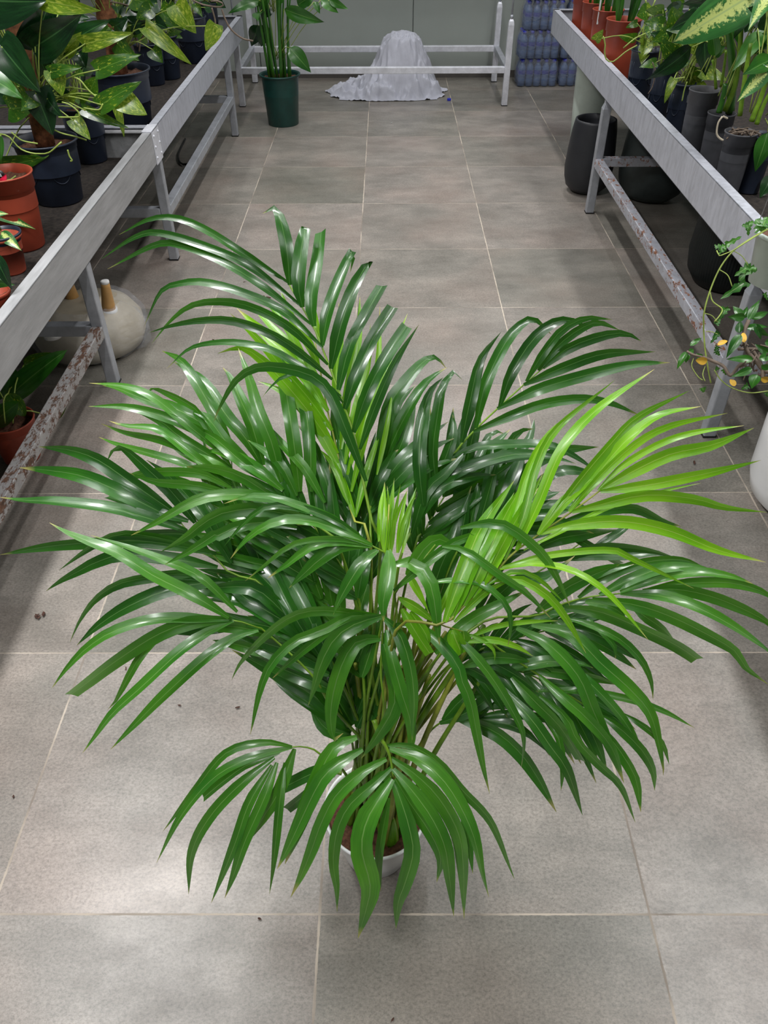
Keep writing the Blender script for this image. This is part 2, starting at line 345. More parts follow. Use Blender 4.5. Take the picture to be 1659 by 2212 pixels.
# ---------------------------------------------------------------- benches
def bench(name, label, side, xo, y0, y1, zb, zt, legs, rails, crosses, fmat, rmat, ends=(), joint=None, xin=1.05, lx=None):
    """side -1: bench stands left of the aisle, +1 right. xo = plane of the sheet facing the aisle"""
    r = empty(name, (xo+side*.3, (y0+y1)/2, 0), label, 'bench')
    q = MB(); th = .003
    q.box(min(xo, xo+side*th), max(xo, xo+side*th), y0, y1, zb, zt)
    q.box(min(xo, xo+side*.036), max(xo, xo+side*.036), y0, y1, zt-.003, zt)
    q.box(min(xo, xo+side*.03), max(xo, xo+side*.03), y0, y1, zb, zb+.003)
    q.build('front_panel', fmat, r, False, .001)
    q = MB(); xe = xo+side*xin
    q.box(min(xe, xe-side*th), max(xe, xe-side*th), y0, y1, zb, zt); q.build('back_panel', fmat, r, False)
    for ye in ends:
        q = MB(); q.box(min(xo, xe), max(xo, xe), ye-.002, ye+.002, zb, zt); q.box(min(xo, xe), max(xo, xe), ye-.018, ye+.018, zt-.004, zt)
        q.build('end_panel', fmat, r, False)
    q = MB(); q.box(min(xo+side*.004, xe), max(xo+side*.004, xe), y0+.01, y1-.01, zb+.004, zb+.02); q.build('bed', M['debris'], r, False)
    l0 = lx if lx is not None else xo+side*.022
    for ly in legs:
        for xx in (l0, xe-side*.05):
            q = MB(); q.box(xx-.02, xx+.02, ly-.02, ly+.02, .003, zb-.035 if side > 0 else zb)
            q.v = q.v; lg = q.build('leg', M['tube'], r, False, .004)
            q = MB(); b0 = zb-.04
            if side > 0: rows = [[Vector((xx+sx*s_, ly+sy*s_, z)) for sx, sy in ((-1,-1),(1,-1),(1,1),(-1,1))] for s_, z in ((.02, b0), (.012, b0+.025), (.012, zb))]
            if side > 0: q.grid(rows, True); q.build('leg_collar', M['tube'], lg, False, .002)
            q = MB(); q.box(xx-.021, xx+.021, ly-.021, ly+.021, 0, .006); q.build('foot_cap', M['rubber'], lg, False)
    for (ya, yb, z) in rails:
        q = MB(); q.box(l0-.0195, l0+.0195, ya+.02, yb-.02, z-.02, z+.02); q.build('lower_rail', rmat, r, False, .003)
        xx = xe-side*.05
        q = MB(); q.box(xx-.0195, xx+.0195, ya+.02, yb-.02, z-.02, z+.02); q.build('lower_rail', rmat, r, False, .003)
    for (yc, z) in crosses:
        q = MB(); a, c_ = l0+side*.02, xe-side*.07; q.box(min(a, c_), max(a, c_), yc-.0195, yc+.0195, z-.02, z+.02); q.build('cross_rail', rmat if side > 0 else M['tube'], r, False, .003)
    if joint:
        q = MB(); q.box(min(xo, xo-side*.003), max(xo, xo-side*.003), joint-.055, joint+.055, zb-.004, zt+.004)
        q.box(min(xo-side*.003, xo+side*.04), max(xo-side*.003, xo+side*.04), joint-.055, joint+.055, zt, zt+.004)
        pl = q.build('joint_plate', M['tube_w'], r, False, .001)
        for yy in (-.037, .037):
            for zz in (.02, .062, .104):
                c_ = Vector((xo-side*.003, joint+yy, zb+zz))
                rows = [[c_+Vector((-side*h_, rr*math.cos(a), rr*math.sin(a))) for a in [k*math.pi/5 for k in range(10)]] for rr, h_ in ((.006, 0), (.0055, .002), (.003, .0045), (.0005, .005))]
                q = MB(); q.grid(rows, True); q.build('rivet', M['tube_w'], pl)
    return r
bench('plant_bench', 'nearer aluminium plant bench on the left with rusty lower rail', -1, -.955, .2, 3.44, .445, .567, (.35, 2.41), ((.35, 2.41, .212),), ((2.41, .212), (.35, .212)), M['fascia_l'], M['rusty2'], (3.42,), 3.45)
bench('plant_bench', 'farther aluminium plant bench on the left, beyond the riveted joint plate', -1, -.957, 3.462, 6.08, .445, .567, (3.485, 5.42), ((3.485, 5.42, .216),), ((3.485, .216), (5.42, .216)), M['fascia_r'], M['tube'], (3.49, 6.06))
bench('plant_bench', 'galvanised plant bench on the right with rust-spotted lower rail', 1, 1.03, -.6, 5.66, .53, .657, (.1, 2.085, 4.05), ((2.085, 4.05, .25),), ((4.05, .25), (2.085, .25)), M['fascia_r'], M['rusty'], (5.65, -.59), lx=1.045)
# low frame standing across the end of the aisle
r = empty('metal_frame', (-.1, 6.5, 0), 'low pale galvanised frame across the end of the aisle', 'rack')
for x in (-1.03, .845):
    for y in (6.14, 6.85):
        q = MB(); q.box(x-.02, x+.02, y-.02, y+.02, .003, .50)
        rows = [[Vector((x+sx*s_, y+sy*s_, z)) for sx, sy in ((-1,-1),(1,-1),(1,1),(-1,1))] for s_, z in ((.02, .50), (.016, .52), (.010, .53), (.008, .535))]
        q.grid(rows, True); lg = q.build('leg', M['tube_w'], r, False, .003)
        q = MB(); q.tube([(x, y, .53), (x, y, .80)], .006, 8); q.tube([(x, y, .53), (x, y, .555)], .011, 8); q.build('threaded_rod', M['tube'], lg)
        q = MB(); q.box(x-.021, x+.021, y-.021, y+.021, 0, .006); q.build('foot_cap', M['rubber'], lg, False)
for y in (6.14, 6.85):
    q = MB(); q.box(-1.01, .825, y-.019, y+.019, .208, .248); q.build('lower_rail', M['tube_w'], r, False, .003)
for x in (-1.03, .845):
    q = MB(); q.box(x-.019, x+.019, 6.16, 6.83, .208, .248); q.build('cross_rail', M['tube'], r, False, .003)
for y in (6.14, 6.85):
    q = MB(); q.box(-1.05, .865, y-.019, y+.019, .80, .84); q.build('top_rail', M['tube_w'], r, False, .003)

# ---------------------------------------------------------------- the potted palm
CR = {'0': (0, 0, 1), 'A': (0, 900, .30139), 'B': (100, 1250, .30139), 'C': (400, 800, .30139), 'D': (500, 1150, .30139), 'E': (800, 700, .30139),
      'F': (850, 1050, .30139), 'G': (1159, 1050, .30139), 'H': (950, 1350, .33153), 'I': (200, 430, .45811), 'J': (300, 1300, .5425),
      'K': (1159, 450, .3165), 'L': (0, 560, .30139), 'M': (800, 650, .51778), 'N': (640, 1580, .20494)}
POTC = Vector((-.022, .712, 0)); SOILZ = .128
palm = empty('potted_palm', POTC, 'large bushy areca palm in a white pot standing in the middle of the aisle', 'potted plant')
def leaflet(q, pts, wd, cut=False, tw=0, fold=.45, wav=0):
    """one blade: pts in 3D from base to tip, wd full width"""
    Lg = sum((pts[i+1]-pts[i]).length for i in range(len(pts)-1))
    n = max(8, min(22, int(Lg/.017))); c = crom(pts, n); rows = []
    for i, p in enumerate(c):
        t = i/(n-1); tg = (c[min(i+1, n-1)]-c[max(i-1, 0)]).normalized()
        vw = (p-CP).normalized(); side = tg.cross(vw)
        if side.length < .2: side = tg.cross(Vector((0, .3, 1)))
        side.normalize(); nn = side.cross(tg).normalized()
        if nn.dot(vw) > 0: nn = -nn
        a = tw*(.6+.8*t)+wav*math.sin(t*5); sd = side*math.cos(a)+nn*math.sin(a); n2 = nn*math.cos(a)-side*math.sin(a)
        if cut: s = min(1, .35+t*3.2)*(1 if t < .9 else .96)
        else: s = min(1, .30+t*3.4) * (1 if t < .45 else max(.02, 1-((t-.45)/.55)**1.7))
        h = wd*s/2; fo = fold*(1-.35*t)
        rows.append([p-sd*h+n2*h*fo, p-sd*h*.5+n2*h*fo*.42, p, p+sd*h*.5+n2*h*fo*.42, p+sd*h+n2*h*fo])
    q.t = min(1, max(0, random.gauss(.5, .25))); q.grid(rows, vm=.85 if cut else 1.0)
def parse(txt):
    """tokens: a capital picks the crop; x,y[,zc] are points"""
    crop = None; out = []
    for tok in txt.split():
        if tok in CR: crop = CR[tok]; continue
        v = [float(a) for a in tok.split(',')]
        out.append((crop[0]+v[0]*crop[2], crop[1]+v[1]*crop[2], v[2] if len(v) > 2 else None))
    return out, crop
def soil_pt(ax, rr): return POTC+Vector((rr*math.cos(ax), rr*math.sin(ax), SOILZ))
FRN = [0]
def frond(mt, spine, leaves, a=-.06, b=.30, label=None, dz=0.0, stem=True, rw=.0028, gen=None, root=None):
    sp, _ = parse(spine)
    # fill in missing depths linearly
    ks = [i for i, s in enumerate(sp) if s[2] is not None]
    spz = []
    for i, s in enumerate(sp):
        if s[2] is not None: z = s[2]
        else:
            lo = max([k for k in ks if k < i], default=ks[0]); hi = min([k for k in ks if k > i], default=ks[-1])
            z = sp[lo][2] if hi == lo else sp[lo][2]+(sp[hi][2]-sp[lo][2])*(i-lo)/(hi-lo)
        spz.append((s[0], s[1], z+dz))
    p3 = [P(*s) for s in spz]
    q = MB(); crop = 'A'
    if mt == 'lime': a, b = a-.12, b+.22
    else: a, b = a-.27, b+.42
    def near(x, y):
        best = None
        for i in range(len(spz)-1):
            ax, ay, az = spz[i]; bx, by, bz = spz[i+1]; dx, dy = bx-ax, by-ay
            t = max(0, min(1, ((x-ax)*dx+(y-ay)*dy)/(dx*dx+dy*dy+1e-6)))
            d = math.hypot(ax+t*dx-x, ay+t*dy-y)
            if best is None or d < best[0]: best = (d, az+(bz-az)*t)
        return best[1]
    def add(pt, wpx, cut, off):
        z0 = near(pt[0][0], pt[0][1])+off-.003
        ln = [0]
        for i in range(len(pt)-1): ln.append(ln[-1]+math.hypot(pt[i+1][0]-pt[i][0], pt[i+1][1]-pt[i][1]))
        LL = ln[-1]*z0/F; bb = b*U(.7, 1.3); aa = a+U(-.04, .04)
        P3 = [P(x, y, z0+LL*(aa*(s/ln[-1])*1.6+bb*(s/ln[-1])**2)) for (x, y, _), s in zip(pt, ln)]
        leaflet(q, P3, wpx*z0/F*1.26, cut, U(-.65, .65), U(.22, .5), U(-.2, .2))
    for line in leaves.strip().splitlines():
        line = line.split()
        if not line: continue
        cr = line[0][0]; ws = line[0][1:]; cut = 'x' in ws; ws = ws.replace('x', '')
        off = 0
        if '@' in ws: ws, o_ = ws.split('@'); off = float(o_)
        pt, _ = parse(cr+' '+' '.join(line[1:])); add(pt, float(ws), cut, off)
    if gen:
        n, Ln, ang, droop, wpx = gen
        for sgn in (-1, 1):
            for i in range(n):
                t = (i+.5+U(-.2, .2))/n; k = t*(len(spz)-1); j = min(int(k), len(spz)-2); u = k-j
                x = spz[j][0]*(1-u)+spz[j+1][0]*u; y = spz[j][1]*(1-u)+spz[j+1][1]*u
                dx, dy = spz[j][0]-spz[j+1][0], spz[j][1]-spz[j+1][1]     # towards the tip (spines are given tip first)
                th = math.atan2(dy, dx)+sgn*math.radians(ang*(.55+.6*t))+U(-.08, .08)
                l = Ln*(.65+.45*math.sin(math.pi*min(1, t*1.1)))*U(.85, 1.12)
                pts = [(x, y, 0)]
                for s in (.35, .7, 1.0): pts.append((x+l*s*math.cos(th), y+l*s*math.sin(th)+droop*l*s*s, 0))
                add(pts, wpx*U(.85, 1.1), False, U(-.012, .012))
    FRN[0] += 1
    fr = q.build('frond', M[mt], palm)
    if label: fr['label'] = label
    q = MB(); pts = list(p3)
    if stem:
        e = p3[-1]; s0 = root if root is not None else soil_pt(U(0, 6.28), .05*math.sqrt(R()))
        pts += [e.lerp(s0, .5)+Vector(((POTC.x-e.x)*.22, (POTC.y-e.y)*.22, 0)), s0-Vector((0, 0, .01))]
    c = crom(pts, max(14, len(pts)*4)); n = len(c)
    q.t = .5; q.tube(c, lambda t: rw*(.35+1.1*t), 7)
    q.build('stalk', M['cane'] if mt == 'lime' else M['stalk'], fr)
    return fr

# upright frond leaning to the back left, tallest of the plant
frond('dark', 'I 925,400,1.07 985,505 1050,620 1090,720 1140,850 1200,1010 1235,1120 1270,1300,1.0 C 1310,960 1350,1130,1.0 1400,1290,1.02', '''
I23 930,405 915,230 880,80 858,42 802,68
I25 990,510 970,400 985,230 1008,118 990,150 960,195
I24x 1045,600 1030,480 1060,300 1078,155
I24 1085,690 1110,540 1180,350 1228,240 1225,300 1215,345
I24 1125,800 1170,600 1240,400 1308,292 1300,330 1280,370
I23x 1160,900 1210,700 1290,540 1365,410
I22x 1190,990 1240,840 1320,660 1415,510
I22x 1230,1100 1300,900 1380,750 1480,600
I18 1260,1180 1340,960 1430,760 1540,590
I13 925,395 700,250 540,150 400,92 270,95 125,168
I14 985,505 760,330 600,250 330,163 200,180 42,282
I14 1030,590 800,410 620,300 440,225 300,215 70,330
I15 1085,700 900,530 700,440 520,393 400,402 320,440 245,595
I15 1110,780 950,620 800,530 650,485 480,495 370,570 280,680
I15 1130,850 1000,740 850,640 680,578 540,570 400,590 265,630
I13 1170,930 1020,820 860,720 700,680 560,680 450,710 350,800
I10 1180,960 1120,890 1000,820 880,850 800,935
I20@-.02 1290,1330 1200,1100 1110,900 1000,820 800,790 680,850 600,980 572,1050
''', label='tallest frond, arching to the back left')
frond('lime', 'I 1050,680,1.1 1090,900 1110,1010 1135,1110 1155,1200 1180,1310 1200,1400 1240,1528,1.08 C 1330,1250,1.08', '''
I21 1110,1000 1020,860 920,740 820,640 680,515
I16 1090,900 1000,760 880,640 740,495
I21 1130,1090 1020,940 900,800 780,660 650,540
I24 1155,1200 1040,1030 900,860 800,760 700,700 590,728
I18 1170,1280 1060,1080 960,960 860,890 780,860
I19 1080,950 980,740 910,600 800,465
I16 1070,800 1030,700 950,580 885,430
I13 1085,700 1060,600 1020,425
I16 1100,1150 1060,980 1000,860 960,760
I16 1150,1010 1150,800 1170,600 1160,490
I18 1170,1180 1200,900 1250,660 1260,460
I16 1190,1250 1240,1000 1300,780 1310,590
I16 1200,1300 1270,1050 1340,800 1355,505
I15 1220,1380 1290,1100 1350,900 1420,700 1485,540
I10 1340,1300 1390,1050 1415,900
I13 1180,1330 1120,1180 1060,1100 1000,1040
I13 1210,1440 1140,1260 1070,1180
I12 1240,1500 1190,1350 1150,1250 1120,1230
I13 1240,1500 1290,1300 1340,1150 1360,1060
''', label='bright lime young frond')
frond('dark', 'M 720,280,1.16 640,350 530,450 430,545 340,650 220,850 170,960 110,1150,1.08', '''
M18 720,280 820,200 950,150 1060,135 1130,168
M19 640,350 800,280 980,220 1190,212
M20 530,450 700,370 900,310 1100,265 1250,257
M17 430,545 560,490 720,430 880,408 1000,425 1130,480
M19 340,650 450,610 600,600 750,605 870,660 950,720
M19 280,750 420,690 600,640 750,650 860,680
M16 700,290 780,190 870,120 950,90 1040,122
M15 650,335 720,220 800,120 900,72 1010,78
M20 540,440 590,300 680,160 780,85 870,90 905,130
M20 440,530 480,350 560,180 640,90 690,80 755,140
M22 380,590 420,400 460,240 545,130
E24@-.02 470,1120 450,900 490,600 520,450 600,340 660,400
E24@-.03 380,1300 350,1000 370,680 430,480 520,385
E22 420,1230 600,1080 820,990 1100,950 1300,960
E20 330,1420 500,1180 700,1100 900,1080
E20 470,1130 560,900 600,760 590,650
E20 300,1500 400,1200 560,1050 700,900
''', label='broad dark frond arching to the back right')
frond('dark', 'E 170,600,1.18 130,850 100,950 60,1100 0,1300,1.1 D 1000,300,1.1', '''
E25 90,1040 180,800 330,520 420,400 550,310
E25 60,1100 130,620 250,420 380,270 470,240 545,320
E22 130,850 150,700 200,560 320,440
E22 60,1150 180,950 260,760 330,480
E22 0,1300 90,1080 180,900 200,900
E22 20,1250 200,1000 380,830 560,700
E22 20,1300 240,1060 420,900 600,820
E22 0,1350 250,1150 450,1020 640,960
C24 1250,1000 1150,700 1080,420 1050,200
C22 1100,1100 1010,800 900,500 790,380
''', label='dark frond behind the lime one')
frond('lime', 'M 960,790,1.0 840,880 710,970 610,1040 540,1110 480,1190 400,1260 300,1350,.99 D 1180,700,1.03', '''
M23 960,790 1080,720 1250,640 1430,600 1600,530
M19 960,795 1150,770 1400,720 1630,665
M21 840,880 960,850 1150,810 1350,825 1480,860 1655,882
M22 710,970 850,935 1050,920 1250,960 1450,1040 1650,1090
M9 640,1040 800,960 1000,860 1200,800 1380,760
M12 550,1110 750,1060 1000,1040 1100,1080 1350,1200
M14 540,1120 680,1095 850,1130 1000,1230 1160,1415
M15 510,1170 620,1160 740,1230 820,1330 900,1470
M12 950,790 1050,690 1200,600 1350,550 1560,520
M15 840,870 950,740 1100,600 1250,520 1490,468
M19 830,880 900,790 1050,600 1200,480 1380,440
M19 720,960 850,780 1000,600 1120,480 1330,375
M21 610,1040 700,850 800,620 950,450 1185,285
M14 560,1080 640,900 690,700 780,530 1020,330
M14 540,1100 600,900 660,700 740,560 850,460
M20 700,975 800,850 900,760 970,700
M26 310,1340 380,1150 460,950 600,750
M25 340,1330 420,1130 500,980 600,800
M24 390,1270 480,1080 560,900 640,760
M22 430,1240 540,1050 600,930 700,780
M22 460,1200 560,1000 640,860 720,720
M14 350,1340 460,1230 520,1190 620,1150
M10 480,1190 600,1130 700,1160 810,1260
''', a=-.02, b=.16, label='bright lime frond reaching out to the right')
frond('mid', 'G 760,750,1.16 600,770 350,800 150,860 0,930,1.12 F 700,950 500,1080,1.12 300,1250,1.14', '''
G22 760,750 1000,740 1250,790 1500,890 1659,980 1720,1060
G22 600,770 900,790 1150,870 1400,1000 1659,1180 1700,1240
G24 400,810 700,850 950,930 1200,1050 1420,1180 1500,1300 1659,1420
G25x 200,870 450,900 750,1020 1000,1140 1150,1240
G18 800,740 1050,700 1350,690 1550,730 1659,780 1760,850
G20 600,760 850,670 1150,620 1400,650 1550,700
G20 450,780 650,680 900,590 1150,585 1320,625
G18 300,800 450,680 650,580 850,535 1050,530 1190,575
G22 100,850 300,680 500,600 700,560
G26 0,900 200,740 400,640 600,560
G15 220,950 400,1000 600,1100 750,1250 820,1400 835,1530
G12 380,960 500,1080 560,1160 565,1240
G18@.04 700,880 800,950 900,1020 1000,1120
G18@.04 350,830 480,850 580,890 640,945
F22 300,1200 500,1000 700,880 950,750
''', a=-.04, b=.2, label='wide frond arching to the right')
frond('dark', 'G 300,420,1.24 100,560 F 900,700 700,850 500,1000,1.18 300,1250,1.18', '''
G20 0,540 200,500 450,440 650,440 850,470 1010,520
G18 100,520 400,500 650,500 850,480 1000,520
G15x 190,320 400,440 600,555
G15 400,450 600,330 740,220
G24 0,450 150,380 300,350 600,310
G18 200,250 450,180 700,160 900,250 1040,290
E24 1000,1480 1200,1350 1400,1300 1600,1330
E20 800,1650 900,1400 1050,1250 1150,1100
E22 900,1650 1100,1500 1350,1420 1600,1500
E24 560,1480 700,1280 850,1090 1000,900
E24 600,1400 650,1200 760,1050 900,900
E20 700,1320 850,1180 1000,1120 1300,1200
E20 900,1200 1050,960 1150,800 1175,680
E20 800,1200 950,950 1050,780 1170,750
E20 1000,1100 1250,960 1400,900 1640,880
E20 1100,1250 1300,1080 1450,1050 1659,1090
E18 740,1300 780,1000 850,800 930,770 965,790
F24 240,900 330,600 440,350 560,0
F24 300,870 380,600 500,350 700,150
F22 600,900 700,650 850,500 1000,450
F24 650,900 850,700 1100,650 1300,500
''', a=-.04, b=.2, label='dark frond low behind the lime one')
frond('mid', 'H 1050,590,1.2 800,430 650,330 450,200 300,100 180,40,1.14', '''
H25 500,20 700,120 900,330 1000,560 1100,780 1200,1030
H26 600,0 850,60 1050,250 1250,430 1380,600 1450,900 1455,980
H20 820,240 1000,400 1150,560 1250,700 1330,860
H18 1050,590 1180,680 1320,820 1390,950 1400,1080
H20 650,330 800,470 950,600 1120,800 1200,1030
H22 1070,680 1200,860 1280,1010 1310,1220
H22x 470,340 620,500 780,660 920,880
H18 650,460 820,600 900,760 1050,920 1180,1050 1275,1290
H22 400,400 600,620 720,790 830,950 930,1240
H14@.03 640,430 900,430 1200,480 1450,560 1659,670
H22@.02 600,290 800,310 1000,340 1150,390
H22@.02 450,290 700,240 900,250 1000,280
H22@.02 150,270 300,215 450,215 600,240
H12 1200,580 1330,660 1450,770 1495,910
H20@.03 700,-60 850,60 950,180 1060,210
H12 680,600 770,730 800,900 790,1080
''', a=-.05, b=.22, label='large frond drooping to the front right')
frond('dark', 'H 240,610,1.28 100,600 0,640,1.27 -100,740,1.3', '''
H27 100,600 350,690 520,830 640,1000 760,1220
H19 230,610 420,640 560,700 690,820
H17 80,600 250,530 450,520 650,560
H15 240,600 450,580 700,610 960,650
H20 20,620 150,480 260,440 400,440
H20 0,640 200,560 400,430 620,420
H22 180,600 300,480 420,400 640,360
H18 250,610 330,500 420,350 560,300
''', a=0, b=.12, label='lowest frond on the right, deep green')
frond('mid', 'N 1022,480,1.1 990,280 940,150 880,60 820,-120,1.1', '''
N38 1010,500 880,700 740,950 690,1250 780,1620 740,1860 650,2180
''', a=.08, b=.12, label='longest blade of the front frond', stem=False)
frond('mid', 'L 1659,1420,1.14 1659,1650 C 250,800 500,950 800,1100 1100,1260,1.06', '''
L15 1659,1440 1350,1190 1100,990 900,910 640,888
L20 1640,1300 1300,1090 1050,1010 850,930 735,905
L17 1659,1380 1400,1220 1150,1120 900,1060 635,1055
L18 1659,1500 1300,1280 1150,1160 950,1080
L16 1659,1600 1400,1420 1200,1260 1100,1210 900,1195 780,1158
L16 1659,1620 1400,1400 1150,1290 900,1240 725,1178
L15 1659,1660 1350,1480 1100,1400 850,1330 708,1275
L17@-.03 1659,1640 1450,1540 1200,1520 1000,1540 850,1590 725,1600
L17@-.03 1659,1680 1400,1620 1150,1600 1030,1570 925,1530
L18 1659,1500 1450,1130 1300,1010 1150,940 1100,920 1040,970
C22 550,680 430,480 300,330 130,80 -80,-60
L20 1659,1330 1550,1130 1400,870 1290,720 1160,657
C24 560,680 480,400 390,200 330,60 270,-20
C22 690,800 620,520 530,300 460,60 380,-160
C24x 820,870 790,600 750,330 700,0 690,-100
C22x 900,870 900,600 880,400 860,250
C22 700,860 500,700 300,600 140,570
C20 600,800 400,650 200,480 0,380
C20 500,700 300,520 150,330 0,280
C22 400,800 200,680 0,600 -150,500
C22 620,900 400,760 200,700 0,690
C18 800,900 700,700 600,600 450,500
C18 1000,950 850,700 700,540 560,370 520,330
''', label='left fan frond with narrow raised leaflets')
frond('dark', 'A 1250,680,1.12 1340,820 1500,960 1659,1130 C 500,1500 D 450,600 700,900,1.12', '''
A26 1270,700 950,480 700,310 500,240 280,215
A26 1300,760 900,560 600,430 350,385 140,365
A24 1340,820 1100,740 800,660 400,610 170,600 0,578
A24 1400,760 1250,560 1050,370 900,240 820,225 765,325
A22 1550,980 1300,930 1000,890 700,900 350,930 0,990
A18 1500,960 1200,880 900,840 750,880 600,970 425,1100
A23 1560,1080 1300,1030 900,990 700,1040 560,1110 430,1180 330,1250
A18 1659,1200 1350,1130 1100,1150 850,1200 680,1310 570,1460 500,1620
A24 1659,1180 1400,1200 1150,1260 900,1370 700,1500 550,1640
A18x 1350,750 1100,680 775,575
A22 1659,1050 1450,700 1300,520 1180,400 1050,310
A24 1659,1000 1480,640 1350,500
A20x 1500,980 1350,850 1000,845
A24 1700,1300 1550,1250 1400,1240 1250,1280
A26 1700,1500 1550,1500 1400,1520 1230,1555
D26 450,650 200,420 0,390 -250,420
D26 480,700 250,560 100,470 -100,300
D26 500,760 300,640 50,500 -200,480
D26 560,840 350,700 100,640 -100,560
D24 640,900 450,600 300,300 100,0
D24 600,860 420,560 200,300 -50,120
D24 700,950 560,620 420,350 250,100
D24 720,980 620,700 520,400 350,150
D26 650,960 450,860 200,780 0,700
D26 700,1020 500,950 250,850 0,730
D26 760,1150 560,1060 300,950 50,820
''', a=-.03, b=.2, label='wide dark frond reaching far out to the left')
frond('mid', 'B 1310,295,1.06 1400,310 1550,365 D 222,697 400,850 600,1050,1.1 720,1250,1.15', '''
B20 1310,295 1100,290 800,290 500,370 300,490 150,640 40,785
B26x 1330,290 1050,310 800,400 500,590 300,740 180,830
B14@.02 880,350 700,520 600,680 500,870 440,940
B22 1340,300 1150,390 950,530 700,760 480,960 350,1130 260,1250
B20 1520,370 1350,420 1150,560 850,830 650,1030 460,1225
A25@-.02 1640,1440 1400,1290 1100,1140 850,980 650,900 480,830 355,760
A18@-.02 1700,1400 1450,1160 1200,1040 900,930 650,850
B22@.03 1659,450 1450,360 1150,335 900,380
B20@.03 1659,560 1400,480 1190,440
''', a=-.04, b=.14, label='front left frond with long drooping leaflets')
frond('dark', 'D 700,1100,1.2 850,1450,1.24 900,1700,1.3', '''
D26 860,1430 600,1250 400,1130 300,1060
D26 850,1400 600,1180 300,1000 0,840
D28 820,1350 560,1050 350,800 150,640
D26 870,1380 700,1100 560,900 400,700
D26 880,1350 780,1000 680,750 560,520
D26 900,1300 820,1000 740,700 640,400
D28 860,1250 650,980 420,760 200,600
D26 900,1400 980,1250 1040,1330
D24 900,1300 1000,1000 950,800 900,600
D26 1000,1350 1060,1100 1090,800
D24 850,1450 700,1420 620,1340 560,1230
''', a=0, b=.15, label='deep green frond low at the back left')
frond('mid', 'J 560,600,1.27 620,577 690,585 740,620,1.28 N 430,330,1.3', '''
J14 610,577 500,560 350,600 230,740 95,915
J18 610,580 450,620 300,700 170,850 70,1040
J17x@.01 560,600 430,650 330,720 258,780
J20 540,620 400,730 280,860 210,1000 198,1165
J18 530,650 440,800 380,970 288,1200
J20 550,640 500,780 420,960 380,1080 342,1180
J22 620,585 560,750 500,850 440,950
J15 580,640 560,800 540,1000 520,1165
''', a=.04, b=.1, label='small frond hanging at the lower left')
frond('dark', 'N 330,420,1.34 480,440,1.34', '''
J22x 790,660 700,680 575,740
J18x 780,690 720,720 660,770 590,825
''', a=.04, b=.1, stem=False)
frond('mid', 'D 1080,600,1.05 1085,700 1070,1000 1090,1300,1.15', '''
D19 1070,600 900,580 600,560 400,620 200,780 60,940 0,1060
D17 1060,600 850,600 650,700 450,780 280,950 200,1150 150,1380 135,1450
D16 1050,600 800,640 600,780 430,920 295,1045
D29 1075,600 900,650 750,750 650,920 600,1080 550,1240
D26 1090,610 1200,720 1280,950 1310,1200 1295,1490
D22 1110,700 1150,900 1220,1150 1290,1400 1270,1680
D30 1070,760 900,780 800,930 730,1150 710,1350 740,1490 800,1440
D34 1090,800 1130,950 1170,1150 1150,1280 1030,1480 930,1620
D20@.02 1180,660 1350,680 1500,800 1620,950 H 150,380 200,500 250,750 285,930 325,1100
H18 60,40 180,150 330,330 450,520 530,680 545,800 530,930
D30@.02 1090,720 1140,950 1180,1190 1150,1320
''', a=.0, b=.14, label='centre frond drooping to the front')
frond('mid', 'C 1100,1150,.98 1340,1255 1420,1300,.98 1480,1420,1.0', '''
C11 1340,1260 1150,1210 900,1210 740,1260 600,1370 430,1510
C18 1330,1265 1100,1230 900,1270 750,1380 590,1490
C26 1310,1260 1130,1250 960,1360 850,1460 745,1560
C24 1380,1290 1290,1350 1200,1480 1110,1640 D 730,590
C27 1460,1290 1460,1400 1440,1550 1420,1659 D 1090,640
C20 1340,1255 1150,1170 950,1090 720,1070 550,1130 420,1230 325,1350
C13 1300,1230 1100,1090 880,1000 620,970 480,1040 370,1150 280,1260
C14 1250,1180 1050,1060 850,980 600,900 450,900 280,955
C24@.03 900,1060 620,1010 480,990 250,1030 100,1120 0,1200 A 1150,970
C20@.03 800,950 500,900 330,890 150,910 0,970 A 1100,770 940,850
C20@.03 800,1130 600,1090 400,1110 200,1200 A 1550,840 1350,970 1180,1060
''', a=-.05, b=.14, label='pale green frond arching over the centre to the left')
for ln_, lab in (('''
F26 0,560 100,545 200,600 270,720 300,880 330,1140
F16 0,750 200,580 350,460 500,370 600,380 680,480 725,670
F30 100,640 220,450 330,380 440,440
F15 280,690 450,675 600,690 740,780 820,880 840,1000 820,1150
F15 350,430 500,450 650,550 800,660 950,760 1130,950
F18 480,300 650,265 800,280 950,380 1080,500 1170,650 1265,860
''', 'small arching frond right of the centre'),):
    frond('mid', 'F 300,420,.99 150,600 0,760 30,900,1.02', ln_, a=-.03, b=.12, label=lab)
frond('lime', 'F 520,1050,1.08 300,980 120,880 40,780,1.05', '''
F14 90,610 150,720 260,920
F18 40,800 180,880 300,980
F28x 420,1030 450,1110 490,1200
F24x 500,1040 510,1120 505,1190
F8 530,1060 650,1110 720,1180 725,1250
F12 520,1120 700,1100 880,1150 1000,1220
F10 550,1080 750,1000 1000,970 1180,965
F12 290,1000 380,800 450,660 600,420
F16 430,900 560,720 720,500
F18x 60,880 180,1080 260,1200
F18 120,900 240,1080 230,1190
''', a=0, b=.1, label='torn lime frond right of the centre')
